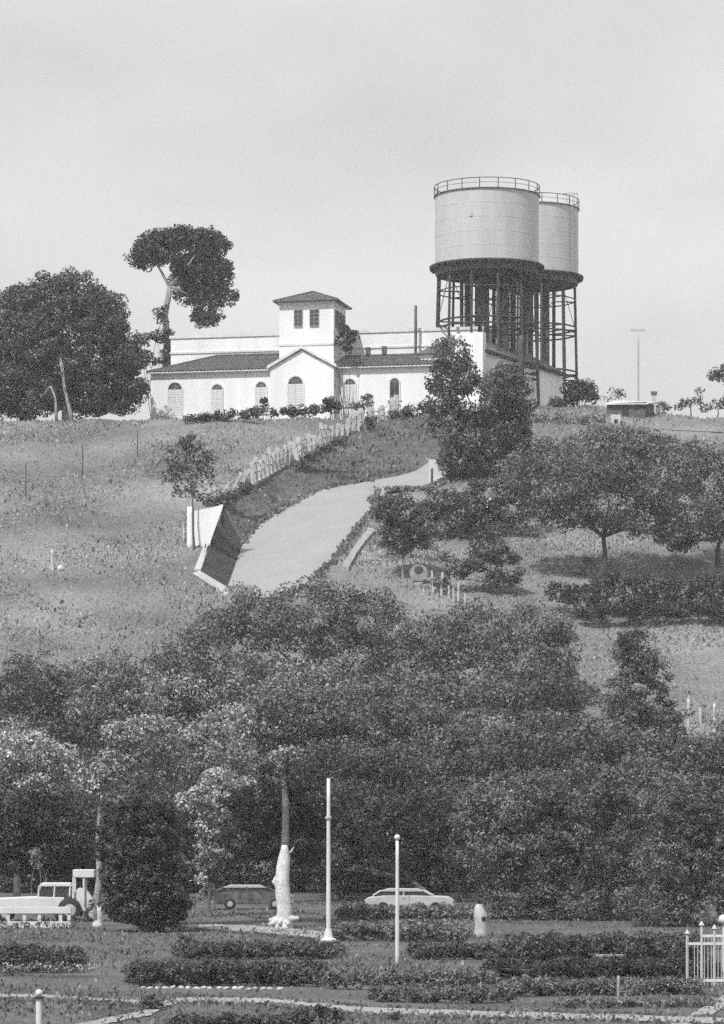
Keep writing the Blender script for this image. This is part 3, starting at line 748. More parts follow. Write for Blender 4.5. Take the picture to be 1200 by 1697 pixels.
# ------------------------------------------------------------------ vehicles
def wheel(root, x, y, r=.33, wd=.2):
    t = MB().lathe((0, 0, 0), [(r * .55, -wd / 2), (r * .95, -wd / 2), (r, -wd / 3), (r, wd / 3), (r * .95, wd / 2), (r * .55, wd / 2)], 20).build('wheel', 'rubber', root, smooth=True)
    t.location = (x, y, r); t.rotation_euler = (R(90), 0, 0)
    MB().lathe((0, 0, 0), [(.01, -wd * .42), (r * .3, -wd * .46), (r * .54, -wd * .36), (r * .54, wd * .36), (r * .3, wd * .46), (.01, wd * .42)], 20).build('rim', 'gpaint', t)
def sedan(label, px, py_b, body='wpaint', Lc=4.9, rz=0, d=None, roofm=None, group=None):
    d = d or G(px, py_b); X = ray(px, d); o = (X, d, float(hgt(X, d)))
    root = empty('car', o, rz, label=label, cat='car', group=group)
    h = Lc / 2
    low = [(-h, .38), (-h + .05, .3), (h - .05, .3), (h, .42), (h - .02, .78), (h - .25, .92), (h - 1.25, .98), (.3, 1.0), (-1.3, 1.0), (-h + .5, .95), (-h + .05, .85)]
    b = MB().prism(low, 'y', -.88, .88).build('body', body, root, bevel=.05)
    cab = [(-2.0, .985), (1.3, .985), (.75, 1.24), (.3, 1.29), (-1.3, 1.29), (-1.6, 1.22)]
    MB().prism(cab, 'y', -.72, .72).build('window_band', 'glass', root)
    MB().prism([(-1.62, 1.21), (.8, 1.21), (.45, 1.35), (-1.2, 1.36)], 'y', -.76, .76).build('roof', roofm or body, root, bevel=.02)
    for sy in (-.745, .745):
        for a, b_ in (((1.28, .98), (.74, 1.25)), ((-.3, .98), (-.32, 1.3)), ((-1.98, .98), (-1.58, 1.24))):
            MB().tube([(a[0], sy, a[1]), (b_[0], sy, b_[1])], .045, 4).build('pillar', body, root)
    for sx in (-h + .95, h - .95):
        for sy in (-.8, .8): wheel(root, sx, sy)
    for sx in (-1, 1):
        MB().bb(sx * h - .06, sx * h + .06, -.85, .85, .38, .52).build('bumper', 'gpaint', root)
        for sy in (-.6, .6):
            MB().lathe((0, 0, 0), [(.005, .05), (.09, .04), (.1, 0)], 10).build('headlight' if sx > 0 else 'tail_light', 'gpaint', root).matrix_local = Matrix.Translation((sx * (h + .0), sy, .68)) @ Matrix.Rotation(sx * R(90), 4, 'Y')
    MB().bb(-.02, .0, -.885, -.879, .42, .98).build('door_seam', 'dpaint', root)
    MB().bb(-.35, -.2, -.905, -.875, .84, .87).build('door_handle', 'gpaint', root)
    return root
sedan('long pale sedan parked side-on behind the shorter flagpole', 679, 1513, 'vpaint', Lc=4.75, d=179, rz=R(-2))
sedan('grey car with pale roof parked in shade behind the whitewashed bole', 418, 1508, 'steel2', Lc=4.4, roofm='gpaint', d=184, rz=R(3))
# pale pick-up seen side-on at far left
d = 166; X = ray(60, d); o = (X, d, float(hgt(X, d)))
ju = empty('pickup', o, R(2), label='white pickup with upright cab parked behind the low balustrade', cat='pickup')
MB().prism([(-2.3, .45), (2.0, .45), (2.0, 1.2), (.2, 1.25), (-.6, 1.22), (-2.2, 1.15), (-2.35, .95)], 'y', -.85, .85).build('body', 'wpaint', ju, bevel=.05)
MB().prism([(.1, 1.23), (1.75, 1.21), (1.68, 1.78), (.3, 1.78)], 'y', -.76, .76).build('window_band', 'glass', ju)
MB().prism([(.15, 1.76), (1.85, 1.76), (1.75, 1.93), (.3, 1.93)], 'y', -.84, .84).build('roof', 'wpaint', ju, bevel=.03)
for sy in (-.79, .79):
    for x in (.16, .95, 1.72): MB().tube([(x, sy, 1.2), (x + .04, sy, 1.8)], .05, 4).build('pillar', 'wpaint', ju)
for sx in (-1.5, 1.35):
    for sy in (-.78, .78): wheel(ju, sx, sy, .38)
MB().bb(-2.45, -2.33, -.8, .8, .5, .68).build('bumper', 'gpaint', ju)
for sy in (-.55, .55): MB().box((-2.31, sy, .95), (.08, .24, .22)).build('headlight', 'gpaint', ju)
# balustrade in front of it
d = 157; f0 = (ray(118, d), d, float(hgt(ray(118, d), d)))
bl = empty('balustrade', f0, label='low white balustrade with square openings at the left edge', cat='balustrade')
s = d / F; zt, z1, z2, z3 = [zat(p_, d) - f0[2] for p_ in (1503, 1514, 1527, 1537)]
Lb = 150 * s
MB().bb(-Lb, 0, -.16, .16, z1, zt).build('top_rail', 'wpaint', bl, bevel=.02)
MB().bb(-Lb, 0, -.13, .13, z3 - .35, z2).build('plinth', 'wpaint', bl)
for px in (118, 104, 69, 44, 17, -10, -30):
    x = (px - 118) * s; MB().box((x - .1, 0, (z1 + z2) / 2), (.16, .22, z1 - z2 + .02)).build('baluster', 'wpaint', bl)
# tractor with canopy
d = 165; f0 = (ray(137, d), d, float(hgt(ray(137, d), d))); s = d / F
tr = empty('tractor', f0, label='pale tractor with flat canopy roof beside the grey trunk', cat='tractor')
zc0, zc1 = zat(1454, d) - f0[2], zat(1441, d) - f0[2]
MB().bb(-.45, .62, -.6, .6, zc0, zc1).build('canopy', 'wpaint', tr, bevel=.04)
for sx in (-.42, .1):
    for sy in (-.52, .52): MB().tube([(sx, sy, .9), (sx, sy, zc0 + .02)], .055, 6).build('canopy_post', 'wpaint', tr)
MB().prism([(-.55, .5), (.5, .5), (.55, 1.1), (.2, 1.62), (-.15, 1.7), (-.5, 1.35)], 'y', -.4, .4).build('bonnet', 'wpaint', tr, bevel=.05)
MB().bb(-.9, -.5, -.45, .45, .6, 1.25).build('seat', 'dpaint', tr)
for sx, rr_ in ((-.6, .6), (.55, .4)):
    for sy in (-.62, .62): wheel(tr, sx, sy, rr_, .26)
MB().tube([(.2, -.2, 1.5), (.2, -.2, 2.3)], .05, 6).build('exhaust', 'gpaint', tr)

# hut and small things on the right skyline
d = 361; o = (ray(1045, d), d, float(hgt(ray(1045, d), d)))
hut = empty('hut', o, R(-24), label='low hut with pale sheet roof on the right skyline', cat='hut')
z0 = zat(690, d) - o[2]
MB().bb(-2.2, 2.2, -1.5, 1.5, -.6, 1.1).build('wall', 'steel2', hut)
v = [(-2.6, -1.9, .95), (2.7, -1.9, .75), (2.7, 1.9, 1.35), (-2.6, 1.9, 1.75)]
MB().add(v + [(a, b, c + .12) for a, b, c in v], [(3, 2, 1, 0), (4, 5, 6, 7), (0, 1, 5, 4), (1, 2, 6, 5), (2, 3, 7, 6), (3, 0, 4, 7)]).build('roof', 'hut', hut)
MB().bb(-.3, .3, -1.53, -1.5, -.3, .85).build('door', 'dark', hut)
o = gp(1021, 703); wc = empty('water_cistern', o, label='small white square cistern in front of the low hut', cat='cistern')
s = o[1] / F; MB().bb(-8 * s, 8 * s, 0, .9, -.3, 16 * s).build('cistern_body', 'hut', wc, bevel=.04)
MB().bb(-3 * s, 3 * s, -.03, 0, .1, 8 * s).build('hatch', 'dark', wc)
d = 363; o = (ray(1084, d), d, float(hgt(ray(1084, d), d)))
ch = empty('vent_pillar', o, label='short pillar with dark cap on the right skyline', cat='pillar')
MB().bb(-.22, .22, -.22, .22, -.3, zat(654, d) - o[2]).build('pillar_shaft', 'hut', ch)
MB().bb(-.32, .32, -.32, .32, zat(654, d) - o[2], zat(649, d) - o[2]).build('cap', 'steel2', ch)

# ------------------------------------------------------------------ trees: hilltop
T = tree
T('broadleaf_tree', 'huge dense round-crowned tree with pale trunks left of the villa', (112, 695),
  [(110, 560, 105, 105), (30, 580, 95, 110, 4), (180, 610, 66, 85, -1), (105, 500, 85, 55), (-30, 600, 70, 90, 5), (60, 640, 90, 52, 1), (212, 655, 36, 42), (150, 655, 70, 44, 1), (30, 655, 90, 46, 3), (205, 600, 38, 50), (170, 530, 55, 50), (20, 520, 60, 50, 4)],
  'leaf_d', 'palebark', .55, trunkpts=[(112, 670), (104, 630), (96, 585), (92, 560)], leaf=5, lai=4.2, clump=12, limbs=7)
T('broadleaf_tree', 'slim pale forked trunk with thin crown under the great round tree', (119, 361, 'd'), [(88, 585, 24, 20, 0), (120, 600, 16, 14, 0), (106, 618, 9, 7, -1), (110, 570, 20, 18, 1)], 'leaf_d', 'palebark', .21, trunkpts=[(117, 685), (108, 648), (103, 612), (97, 590)], leaf=5, lai=1.6)
T('broadleaf_tree', 'short second pale trunk beside the slim forked one', (94, 360.5, 'd'), [(58, 672, 16, 14, 1), (80, 640, 18, 16, 1)], 'leaf_d', 'palebark', .15, trunkpts=[(93, 680), (92, 660), (84, 640)], leaf=5, lai=1.4)
T('umbrella_tree', 'tall flat-topped umbrella tree with bare pale trunk behind the villa roof', (276, 386, 'd'),
  [(300, 412, 84, 34, 2), (245, 425, 36, 24), (350, 435, 38, 50, 1), (328, 470, 48, 42, 3), (345, 508, 30, 34, 1), (378, 492, 22, 17), (338, 528, 24, 17), (318, 445, 36, 26, 3), (300, 395, 62, 22, 2), (365, 460, 24, 34), (335, 450, 42, 40, 3), (305, 462, 22, 22, 4), (262, 402, 44, 22, 1), (340, 400, 40, 26, 1), (232, 430, 24, 16), (310, 385, 40, 12, 1), (304, 448, 22, 20, .5), (322, 478, 20, 20, .5), (296, 432, 22, 14, -1)],
  'leaf_k', 'palebark', .5, trunkpts=[(277, 600), (277, 560), (273, 520), (279, 494), (281, 474)], leaf=4.4, lai=3.6, clump=6.5, limbs=9)
shrub('climbing_shrub', 'ragged leafy growth clinging low on the umbrella tree trunk', (268, 384, 'd'),
      [(268, 520, 13, 18), (262, 558, 24, 11), (235, 560, 18, 13), (275, 590, 12, 16), (245, 590, 12, 10), (255, 600, 14, 8), (280, 560, 8, 22)], 'leaf_k', leaf=4.5, lai=3, clump=7)
T('broadleaf_tree', 'bushy dark tree growing in front of the right end of the villa', (795, 790),
  [(750, 588, 38, 34), (728, 610, 22, 18), (795, 660, 72, 52), (755, 625, 48, 38), (850, 660, 40, 50), (800, 720, 65, 55), (765, 760, 40, 35), (830, 700, 45, 50), (735, 665, 34, 28), (842, 640, 30, 22), (745, 705, 42, 44), (848, 725, 36, 46), (780, 770, 60, 26), (718, 640, 18, 16)],
  'leaf_d', r=.35, leaf=5, lai=2.7, clump=9)
shrub('shrub', 'rounded dark shrub at the right end of the side wing', (962, 672), [(962, 645, 28, 24), (945, 655, 18, 20), (978, 655, 14, 16)], 'leaf_k', leaf=4.5, lai=4, clump=9)
shrub('shrub', 'upright dark bush touching the side wing wall beside the timber pole', (893, 672), [(838, 618, 24, 20, 1), (852, 635, 16, 20), (915, 668, 34, 9)], 'leaf_d', leaf=4.5, lai=3, clump=9)
def hedge(name, label, x0, x1, pyb, hpx, depth=2.5, m='leaf_m', leaf=5, clump=9, lai=3.4, d=None, round_=True, slope=0, group=None, cat='hedge'):
    lobes = []; n = max(2, int((x1 - x0) / (hpx * .55)))
    for i in range(n + 1):
        px = x0 + (x1 - x0) * i / n; py = pyb + slope * (px - x0)
        for dd in np.arange(0, depth + .1, 1.6):
            q_ = random.uniform(.72, 1.18); lobes.append((px + random.uniform(-6, 6), py - hpx * .48 * q_, hpx * random.uniform(.45, .65), hpx * .5 * q_, dd + random.uniform(-.5, .5)))
    base = ((x0 + x1) / 2, d, 'd') if d else ((x0 + x1) / 2, pyb + slope * (x1 - x0) / 2)
    return shrub(name, label, base, lobes, m, group, cat, leaf=leaf, lai=lai, clump=clump)
hedge('hedge', 'low clipped dark hedge below the arched windows left of the portico', 312, 420, 701, 17, 1, 'leaf_k', 4.5, 6, slope=-.06)
hedge('hedge', 'dark clipped hedge running below the portico', 466, 552, 692, 20, 1, 'leaf_k', 4.5, 6, slope=-.06)
shrub('shrub', 'small upright dark shrub by the third arched window', (438, 694), [(438, 670, 7, 15), (425, 682, 12, 10), (452, 684, 10, 9)], 'leaf_k', leaf=4, lai=4, clump=5)
shrub('shrub', 'round open shrub before the white wall right of the portico', (597, 690), [(593, 670, 12, 15), (606, 660, 10, 9), (612, 668, 7, 8)], 'leaf_d', leaf=4, lai=3, clump=6)
shrub('shrub', 'dark upright bush at the right corner of the portico', (545, 690), [(547, 665, 12, 10), (558, 674, 7, 14)], 'leaf_k', leaf=4, lai=4, clump=6)
shrub('ivy', 'dark climbing ivy covering the shaded side of the lookout tower', (570, 369.5, 'd'), [(571, 562, 17, 16, 0), (566, 545, 12, 10, 1), (580, 572, 12, 16, -1), (588, 555, 6, 9, 2)], 'leaf_k', leaf=4, lai=4, clump=6, depth=.6)
# fence-line shrubs
for i, (lb, bx, lo) in enumerate((
    ('dark shrub spilling over the leaning planks', (365, 838), [(350, 828, 18, 9), (380, 822, 20, 10), (402, 806, 12, 9), (405, 818, 12, 8)]),
    ('dark shrub right of the tight tall planks', (500, 768), [(498, 768, 13, 8), (515, 756, 18, 8), (540, 744, 18, 8), (562, 732, 14, 7)]),
    ('leafy clump among the worn planks', (600, 712), [(595, 716, 15, 7), (615, 700, 14, 11), (575, 728, 12, 7)]),
    ('thick shrub at the top end of the fence under the villa', (640, 694), [(632, 698, 15, 8), (655, 690, 18, 10), (684, 680, 20, 11), (708, 672, 18, 12)]))):
    shrub('shrub', lb, bx, lo, 'leaf_d', leaf=4.5, lai=3.4, clump=8)
T('small_tree', 'small loose tree standing beside the white headwall', (320, G(345, 905) - .5, 'd'),
  [(310, 758, 38, 34, 1.6), (288, 785, 24, 24, 1.4), (335, 790, 24, 22, 1.8), (312, 735, 24, 22, 1.6), (303, 812, 22, 14, 1.6), (325, 822, 16, 9, 2), (345, 765, 14, 20, 1.6)], 'leaf_d', 'post', .11, fork=(319, 820), leaf=5, lai=1.5, clump=8, depth=.5)
# right-hand orchard
T('spreading_tree', 'wide spreading tree with short dark trunk in the right pasture', (996, 962),
  [(1000, 765, 105, 52), (925, 800, 75, 50), (1085, 785, 85, 55), (1010, 840, 95, 42), (870, 785, 45, 38), (1140, 845, 65, 42), (945, 850, 60, 32), (1070, 862, 70, 30), (1060, 735, 60, 30), (900, 845, 35, 24), (1105, 890, 26, 14)],
  'leaf_m', 'post', .3, fork=(1000, 890), leaf=5, lai=2.6, clump=12, depth=1.2)
T('spreading_tree', 'broad tree crossing the right edge above the long shadow', (1190, 940),
  [(1190, 790, 65, 60), (1150, 760, 50, 40), (1220, 850, 60, 50), (1165, 880, 50, 30), (1130, 905, 22, 12), (1240, 800, 60, 60), (1120, 900, 20, 12)], 'leaf_m', 'post', .28, leaf=5, lai=2.4, clump=12, depth=1.2)
T('spreading_tree', 'low spreading tree below the hut on the upper right slope', (985, 800), [(960, 750, 80, 30), (1040, 738, 75, 32), (1010, 720, 60, 20), (890, 762, 55, 28), (1110, 745, 60, 26), (850, 775, 40, 24)], 'leaf_m', r=.2, leaf=5, lai=2.4, clump=10)
T('small_tree', 'small leafy tree left of the pale ring with thin pale trunk', (668, 962), [(665, 855, 46, 42), (695, 880, 30, 34), (640, 850, 26, 30), (662, 900, 32, 24)], 'leaf_d', 'palebark', .13, fork=(668, 925), leaf=5, lai=3.2, clump=9)
T('small_tree', 'bushy tree right of the apron end wall', (770, 890), [(765, 850, 52, 36), (815, 815, 44, 30), (735, 830, 36, 26), (800, 865, 44, 28), (708, 850, 26, 24), (850, 840, 40, 30), (870, 800, 36, 26)], 'leaf_d', r=.15, leaf=5, lai=3, clump=9)
T('small_tree', 'dark little tree standing left of the long shadow', (822, 985), [(810, 905, 36, 28), (835, 925, 26, 24), (790, 930, 28, 24), (822, 960, 24, 16), (760, 940, 30, 18), (740, 965, 20, 12), (850, 955, 22, 18)], 'leaf_d', r=.13, leaf=5, lai=3, clump=9)
shrub('shrub', 'rough joined-up bushes around the pale concrete ring', (720, 930), [(700, 905, 26, 14), (740, 925, 26, 13), (775, 955, 30, 14), (650, 940, 22, 14), (640, 900, 20, 18), (720, 955, 18, 8)], 'leaf_m', leaf=5, lai=1.6, clump=8)
shrub('shrub', 'low scrub between the gully trees and the spreading tree', (850, 890), [(850, 865, 34, 14), (880, 880, 24, 10), (720, 880, 26, 16), (845, 960, 22, 14), (870, 985, 26, 12), (800, 990, 30, 12)], 'leaf_m', leaf=5, lai=1.6, clump=8)
shrub('shrub', 'dark bushes at the foot of the villa end tree', (870, 765), [(860, 755, 50, 22), (905, 735, 25, 10), (820, 790, 40, 14)], 'leaf_d', leaf=5, lai=2.6, clump=9)
shrub('shrub', 'low bush at the foot of the short dark trunk', (960, 958), [(960, 945, 14, 9), (975, 930, 10, 8)], 'leaf_m', leaf=4.5, lai=2, clump=7)
shrub('shadow_bed', 'long dark bed of low growth standing in for shadow below the spreading trees', (1060, 1012),
      [(925 + i * 24, 982 + 3 * math.sin(i) - .2 * i, 26, 20 + (9 if i > 2 else 0), -(i % 3) * 1.5) for i in range(14)] + [(980 + i * 30, 1010, 28, 18, -4) for i in range(9)], 'leaf_k', cat='shadow stand-in', leaf=5, lai=2.6, clump=9)  # dark leaves laid out as the cast shadow of the spreading trees
# far right skyline
T('small_tree', 'thin wispy tree behind the low hut', (1020, 366, 'd'), [(1018, 650, 14, 10), (1030, 655, 9, 7), (1005, 660, 8, 5)], 'leaf_m', r=.08, leaf=4, lai=1.2, clump=6)
for i, (px, lo, lb) in enumerate((
    (1095, [(1095, 676, 18, 10), (1080, 684, 10, 6)], 'low dark bush right of the pillar with cap'),
    (1145, [(1140, 665, 14, 10), (1158, 648, 6, 7), (1157, 664, 8, 10), (1125, 672, 9, 7)], 'ragged small tree on the right skyline with knotty top'),
    (1190, [(1190, 668, 15, 9), (1170, 674, 12, 9), (1205, 664, 14, 12)], 'low bush at the right end of the skyline'))):
    T('small_tree', lb, (px, 366, 'd'), lo, 'leaf_d', r=.09, leaf=4, lai=2, clump=6)
T('broadleaf_tree', 'tree past the right edge with one bough reaching into the sky', (1260, 352, 'd'), [(1192, 622, 20, 13), (1215, 615, 24, 18), (1250, 600, 45, 35), (1275, 630, 40, 40)], 'leaf_d', r=.3, leaf=4.5, lai=3, clump=9)
# skyline scrub between side wing and hut
hedge('scrub', 'pale scrubby growth along the crest right of the side wing', 880, 1000, 700, 20, 1, 'leaf_b', 5, 7, lai=1.6, slope=.03)

# ------------------------------------------------------------------ trees: wooded band in the middle
B = 'trees of the wooded band'
mid = [
 ('broad leafy tree topping the wood directly below the apron', (520, 262, 'd'), [(520, 1010, 90, 55), (430, 1030, 70, 55), (600, 1020, 80, 55), (480, 1090, 90, 60), (580, 1100, 90, 60), (370, 1040, 50, 45)], 'leaf_m'),
 ('leafy tree at the top left of the wood beside the open slope', (330, 250, 'd'), [(330, 1090, 70, 60), (280, 1120, 55, 55), (390, 1130, 70, 55), (330, 1170, 70, 50)], 'leaf_m'),
 ('mid-toned tree in the wood below the pale picket fence', (740, 262, 'd'), [(720, 1050, 75, 50), (800, 1040, 65, 50), (680, 1110, 80, 60), (780, 1120, 85, 60), (740, 1170, 80, 45)], 'leaf_m'),
 ('tree filling the wood below the long shadow', (900, 262, 'd'), [(880, 1040, 70, 40), (930, 1080, 40, 45), (870, 1110, 75, 60), (920, 1150, 60, 50), (850, 1180, 70, 40)], 'leaf_m'),
 ('dark tree at the heart of the wood', (600, 236, 'd'), [(600, 1180, 85, 60), (520, 1200, 70, 60), (680, 1200, 75, 60), (600, 1260, 80, 45), (450, 1190, 60, 50)], 'leaf_m'),
 ('tree with crown just above the two flagpoles', (560, 205, 'd'), [(560, 1260, 70, 40), (620, 1290, 60, 40), (500, 1280, 50, 40), (670, 1270, 55, 45), (560, 1330, 80, 40, 6), (640, 1340, 70, 50, 8)], 'leaf_d'),
 ('sunlit tree at the upper left corner of the wood', (60, 240, 'd'), [(60, 1130, 65, 55), (120, 1150, 60, 55), (0, 1150, 50, 55), (80, 1200, 70, 45), (-50, 1170, 50, 60)], 'leaf_m'),
 ('sunlit tree between the wood and the open slope at left', (200, 236, 'd'), [(180, 1110, 55, 45), (230, 1140, 50, 50), (160, 1170, 50, 50), (220, 1200, 60, 45)], 'leaf_b'),
 ('leafy tree right of the band centre above the big dark tree', (800, 228, 'd'), [(780, 1230, 75, 50), (850, 1240, 70, 50), (720, 1250, 55, 45), (900, 1220, 60, 50)], 'leaf_m'),
 ('tree below the layered conifer at the right', (1080, 224, 'd'), [(1050, 1240, 70, 40), (1130, 1250, 60, 40), (980, 1230, 60, 50), (1190, 1250, 50, 40), (1220, 1240, 50, 60)], 'leaf_m'),
]
for lb, bs, lo, m in mid: T('broadleaf_tree', lb, bs, lo, m, r=.28, group=B, leaf=5, lai=2.6, clump=16)
T('layered_conifer', 'layered tree with dark drooping tiers at the right of the wood', (1065, 240, 'd'),
  [(1050 + .12 * (y - 1050) + random.uniform(-1, 1) * (16 + (y - 1050) * .42), y, 17, 7, random.uniform(-3, 1)) for y in np.arange(1048, 1235, 2.3)] + [(1050, 1180, 60, 30, 4), (1080, 1210, 70, 25, 4)], 'leaf_d', r=.2, leaf=5, lai=2.2, clump=9)
# front row
random.seed(11)
RANK = ('uppermost rank of the wood', 'second rank of the wood', 'middle rank of the wood', 'fourth rank of the wood', 'lowest rank of the wood')
COL = [(60, 'at the left photo edge'), (170, 'above the pickup and tractor'), (290, 'above the dark cone tree'), (400, 'above the silvery cascade'), (500, 'above the whitewashed bole'),
       (600, 'just right of the taller flagpole'), (700, 'above the pale sedan'), (800, 'above the short stump'), (900, 'left of the layered conifer'), (1010, 'below the dark shadow bed'), (1120, 'under the layered conifer'), (1400, 'at the right photo edge')]
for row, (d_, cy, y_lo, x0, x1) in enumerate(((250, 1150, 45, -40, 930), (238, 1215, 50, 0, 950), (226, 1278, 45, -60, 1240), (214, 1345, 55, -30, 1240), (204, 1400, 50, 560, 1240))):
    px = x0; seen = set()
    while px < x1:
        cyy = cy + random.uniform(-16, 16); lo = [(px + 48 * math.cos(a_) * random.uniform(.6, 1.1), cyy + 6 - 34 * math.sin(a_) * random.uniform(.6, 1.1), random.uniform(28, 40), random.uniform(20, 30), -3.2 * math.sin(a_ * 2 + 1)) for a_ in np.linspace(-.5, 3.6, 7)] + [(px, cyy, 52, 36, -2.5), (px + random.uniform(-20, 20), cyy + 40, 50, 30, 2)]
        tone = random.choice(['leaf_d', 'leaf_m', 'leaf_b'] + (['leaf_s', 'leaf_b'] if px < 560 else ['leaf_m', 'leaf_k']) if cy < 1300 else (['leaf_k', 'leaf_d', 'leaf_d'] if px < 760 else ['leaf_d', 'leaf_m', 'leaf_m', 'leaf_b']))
        lb = 'leafy tree in the %s, %s' % (RANK[row], next(t for q_, t in COL if px < q_))
        if lb in seen: lb = lb.replace('leafy tree', 'smaller tree')
        seen.add(lb)
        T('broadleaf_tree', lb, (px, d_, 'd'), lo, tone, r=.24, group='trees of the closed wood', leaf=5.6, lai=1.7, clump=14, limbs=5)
        px += random.uniform(98, 112)
# front row
T('broadleaf_tree', 'pale-leaved tree with bright crown at the far left', (40, 192, 'd'), [(40, 1240, 60, 45), (95, 1260, 45, 40), (0, 1260, 45, 45), (70, 1300, 50, 30), (-40, 1270, 50, 60)], 'leaf_p', r=.22, leaf=5.5, lai=3, clump=14)
T('broadleaf_tree', 'pale-leaved tree with slim grey trunk and whitewashed foot', (162, 1535), [(230, 1220, 75, 35), (200, 1270, 55, 35), (290, 1240, 60, 35, 2), (160, 1285, 34, 24), (205, 1335, 26, 16), (260, 1290, 50, 30, 2), (350, 1230, 55, 35, 3), (165, 1310, 30, 20), (135, 1300, 22, 16)], 'leaf_s', 'palebark', .17, trunkpts=[(160, 1500), (165, 1450), (163, 1390), (167, 1330), (172, 1300)], leaf=5.5, lai=3, clump=13, lime=1.0)
T('silver_tree', 'bright silvery cascade of foliage hanging between two dark trees', (345, 172, 'd'),
  [(368, 1292, 40, 19), (345, 1315, 36, 20, -1), (315, 1332, 26, 20), (354, 1348, 32, 22), (338, 1375, 28, 24), (358, 1388, 24, 20, 1), (340, 1410, 26, 22), (345, 1435, 14, 14), (330, 1455, 18, 10), (400, 1300, 24, 12, 1), (430, 1315, 10, 8), (345, 1480, 12, 24, 1)], 'leaf_p', 'bark', .1, leaf=5.5, lai=3.4, clump=9)
T('cypress_tree', 'dense dark cone-shaped tree reaching the ground left of the path', (240, 1545),
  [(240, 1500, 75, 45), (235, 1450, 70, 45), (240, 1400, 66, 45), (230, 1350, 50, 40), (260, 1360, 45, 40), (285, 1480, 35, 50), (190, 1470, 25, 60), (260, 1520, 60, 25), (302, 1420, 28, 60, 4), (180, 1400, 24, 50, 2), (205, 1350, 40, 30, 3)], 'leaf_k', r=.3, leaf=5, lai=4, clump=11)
T('broadleaf_tree', 'dark shade tree behind the tractor and pickup', (80, 186, 'd'), [(60, 1350, 70, 50), (10, 1370, 60, 60), (110, 1380, 55, 55), (60, 1420, 80, 40), (-30, 1400, 60, 70), (140, 1440, 40, 50, 3)], 'leaf_k', r=.25, leaf=5, lai=4, clump=12)
T('broadleaf_tree', 'dark-crowned tree spreading above the whitewashed trunk', (470, 1536), [(430, 1345, 60, 45, 4), (475, 1290, 60, 40, 1), (400, 1390, 40, 34, 8), (520, 1350, 55, 50, 4), (440, 1400, 50, 34, 7), (472, 1365, 40, 28, 5), (510, 1410, 34, 30, 7)], 'leaf_k', 'bark', .25,
  trunkpts=[(470, 1500), (470, 1440), (473, 1395), (474, 1340), (470, 1290)], leaf=5, lai=4, clump=11)
o = gp(470, 1538); wt = empty('whitewashed_stump', (o[0], o[1] - .5, o[2]), label='tall thick whitewashed bole with flared knotty roots', cat='tree bole')
s = o[1] / F
q = MB(); hs_ = [-.2, .15, .4, .9, 1.6, 2.3, 2.9, 3.4, 3.75, 4.0]; rs = [.52, .46, .38, .36, .37, .35, .33, .29, .2, .13]
q.tube([(.06 * math.sin(h * 2.1), 0, h) for h in hs_], rs, 14); q.build('trunk', 'lime', wt, smooth=True)
q = MB()
for a, l_, h in ((200, .75, .25), (170, .7, .55), (-20, .8, .7), (-60, .55, .3), (250, .55, .35), (300, .5, .3)):
    q.tube([(0, 0, .6), (.5 * l_ * math.cos(R(a)), .5 * l_ * math.sin(R(a)), .25 + h * .3), (l_ * math.cos(R(a)), l_ * math.sin(R(a)), h * .7)], [.25, .17, .09], 7)
q.build('root_flare', 'lime', wt, smooth=True)
q = MB().tube([(-.3, 0, 2.0), (-.48, 0, 2.25), (-.36, 0, 2.5)], [.1, .09, .05], 6).tube([(.12, 0, 3.5), (.38, 0, 3.7), (.5, 0, 3.9)], [.09, .05, .02], 6); q.build('branch_stub', 'lime', wt, smooth=True)
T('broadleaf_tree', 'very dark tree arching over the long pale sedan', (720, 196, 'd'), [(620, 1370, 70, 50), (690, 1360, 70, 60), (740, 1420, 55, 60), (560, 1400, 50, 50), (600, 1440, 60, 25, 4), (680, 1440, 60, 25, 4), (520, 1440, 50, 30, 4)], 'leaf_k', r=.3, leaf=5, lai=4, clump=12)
T('great_tree', 'massive dark tree filling the lower right down to the ground', (900, 168, 'd'),
  [(860, 1330, 80, 60), (960, 1310, 85, 60), (1060, 1300, 80, 55), (820, 1410, 65, 60), (900, 1410, 85, 60), (1000, 1400, 90, 70), (780, 1350, 40, 45), (850, 1490, 60, 45), (940, 1490, 85, 50), (1030, 1490, 60, 50)], 'leaf_m', r=.5, leaf=4.6, lai=3.4, clump=12)
T('great_tree', 'dark tree at the right edge behind the iron fence', (1140, 160, 'd'), [(1130, 1330, 70, 60), (1200, 1330, 60, 60), (1120, 1420, 75, 60), (1190, 1430, 70, 70), (1090, 1500, 60, 45), (1170, 1510, 70, 50), (1250, 1420, 60, 90)], 'leaf_m', r=.4, leaf=4.6, lai=3.4, clump=12)
# whitewashed stump with a hole
o = gp(797, 1552); st = empty('whitewashed_stump', o, label='short whitewashed stump with a dark round knot hole', cat='tree stump')
s = o[1] / F
q = MB().tube([(0, 0, -.2), (0, 0, .2), (.02, 0, .6), (-.03, 0, 1.0), (-.1, 0, 1.3), (-.08, 0, 1.45)], [.36, .3, .28, .3, .2, .1], 12).build('trunk', 'stone', st, smooth=True)
q = MB().lathe((0, 0, 0), [(.005, .03), (.09, .03), (.12, 0)], 12).build('knot_hole', 'dark', st); q.location = (.12, -.27, .8); q.rotation_euler = (R(90), 0, R(15))
# understory behind the vehicles
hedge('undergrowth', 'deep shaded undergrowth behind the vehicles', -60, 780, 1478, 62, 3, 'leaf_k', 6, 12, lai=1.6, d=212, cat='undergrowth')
hedge('undergrowth', 'shaded mass of shrubs below the wood on the lower slope', -60, 1280, 1400, 90, 4, 'leaf_k', 7, 14, lai=.7, d=232, cat='undergrowth')

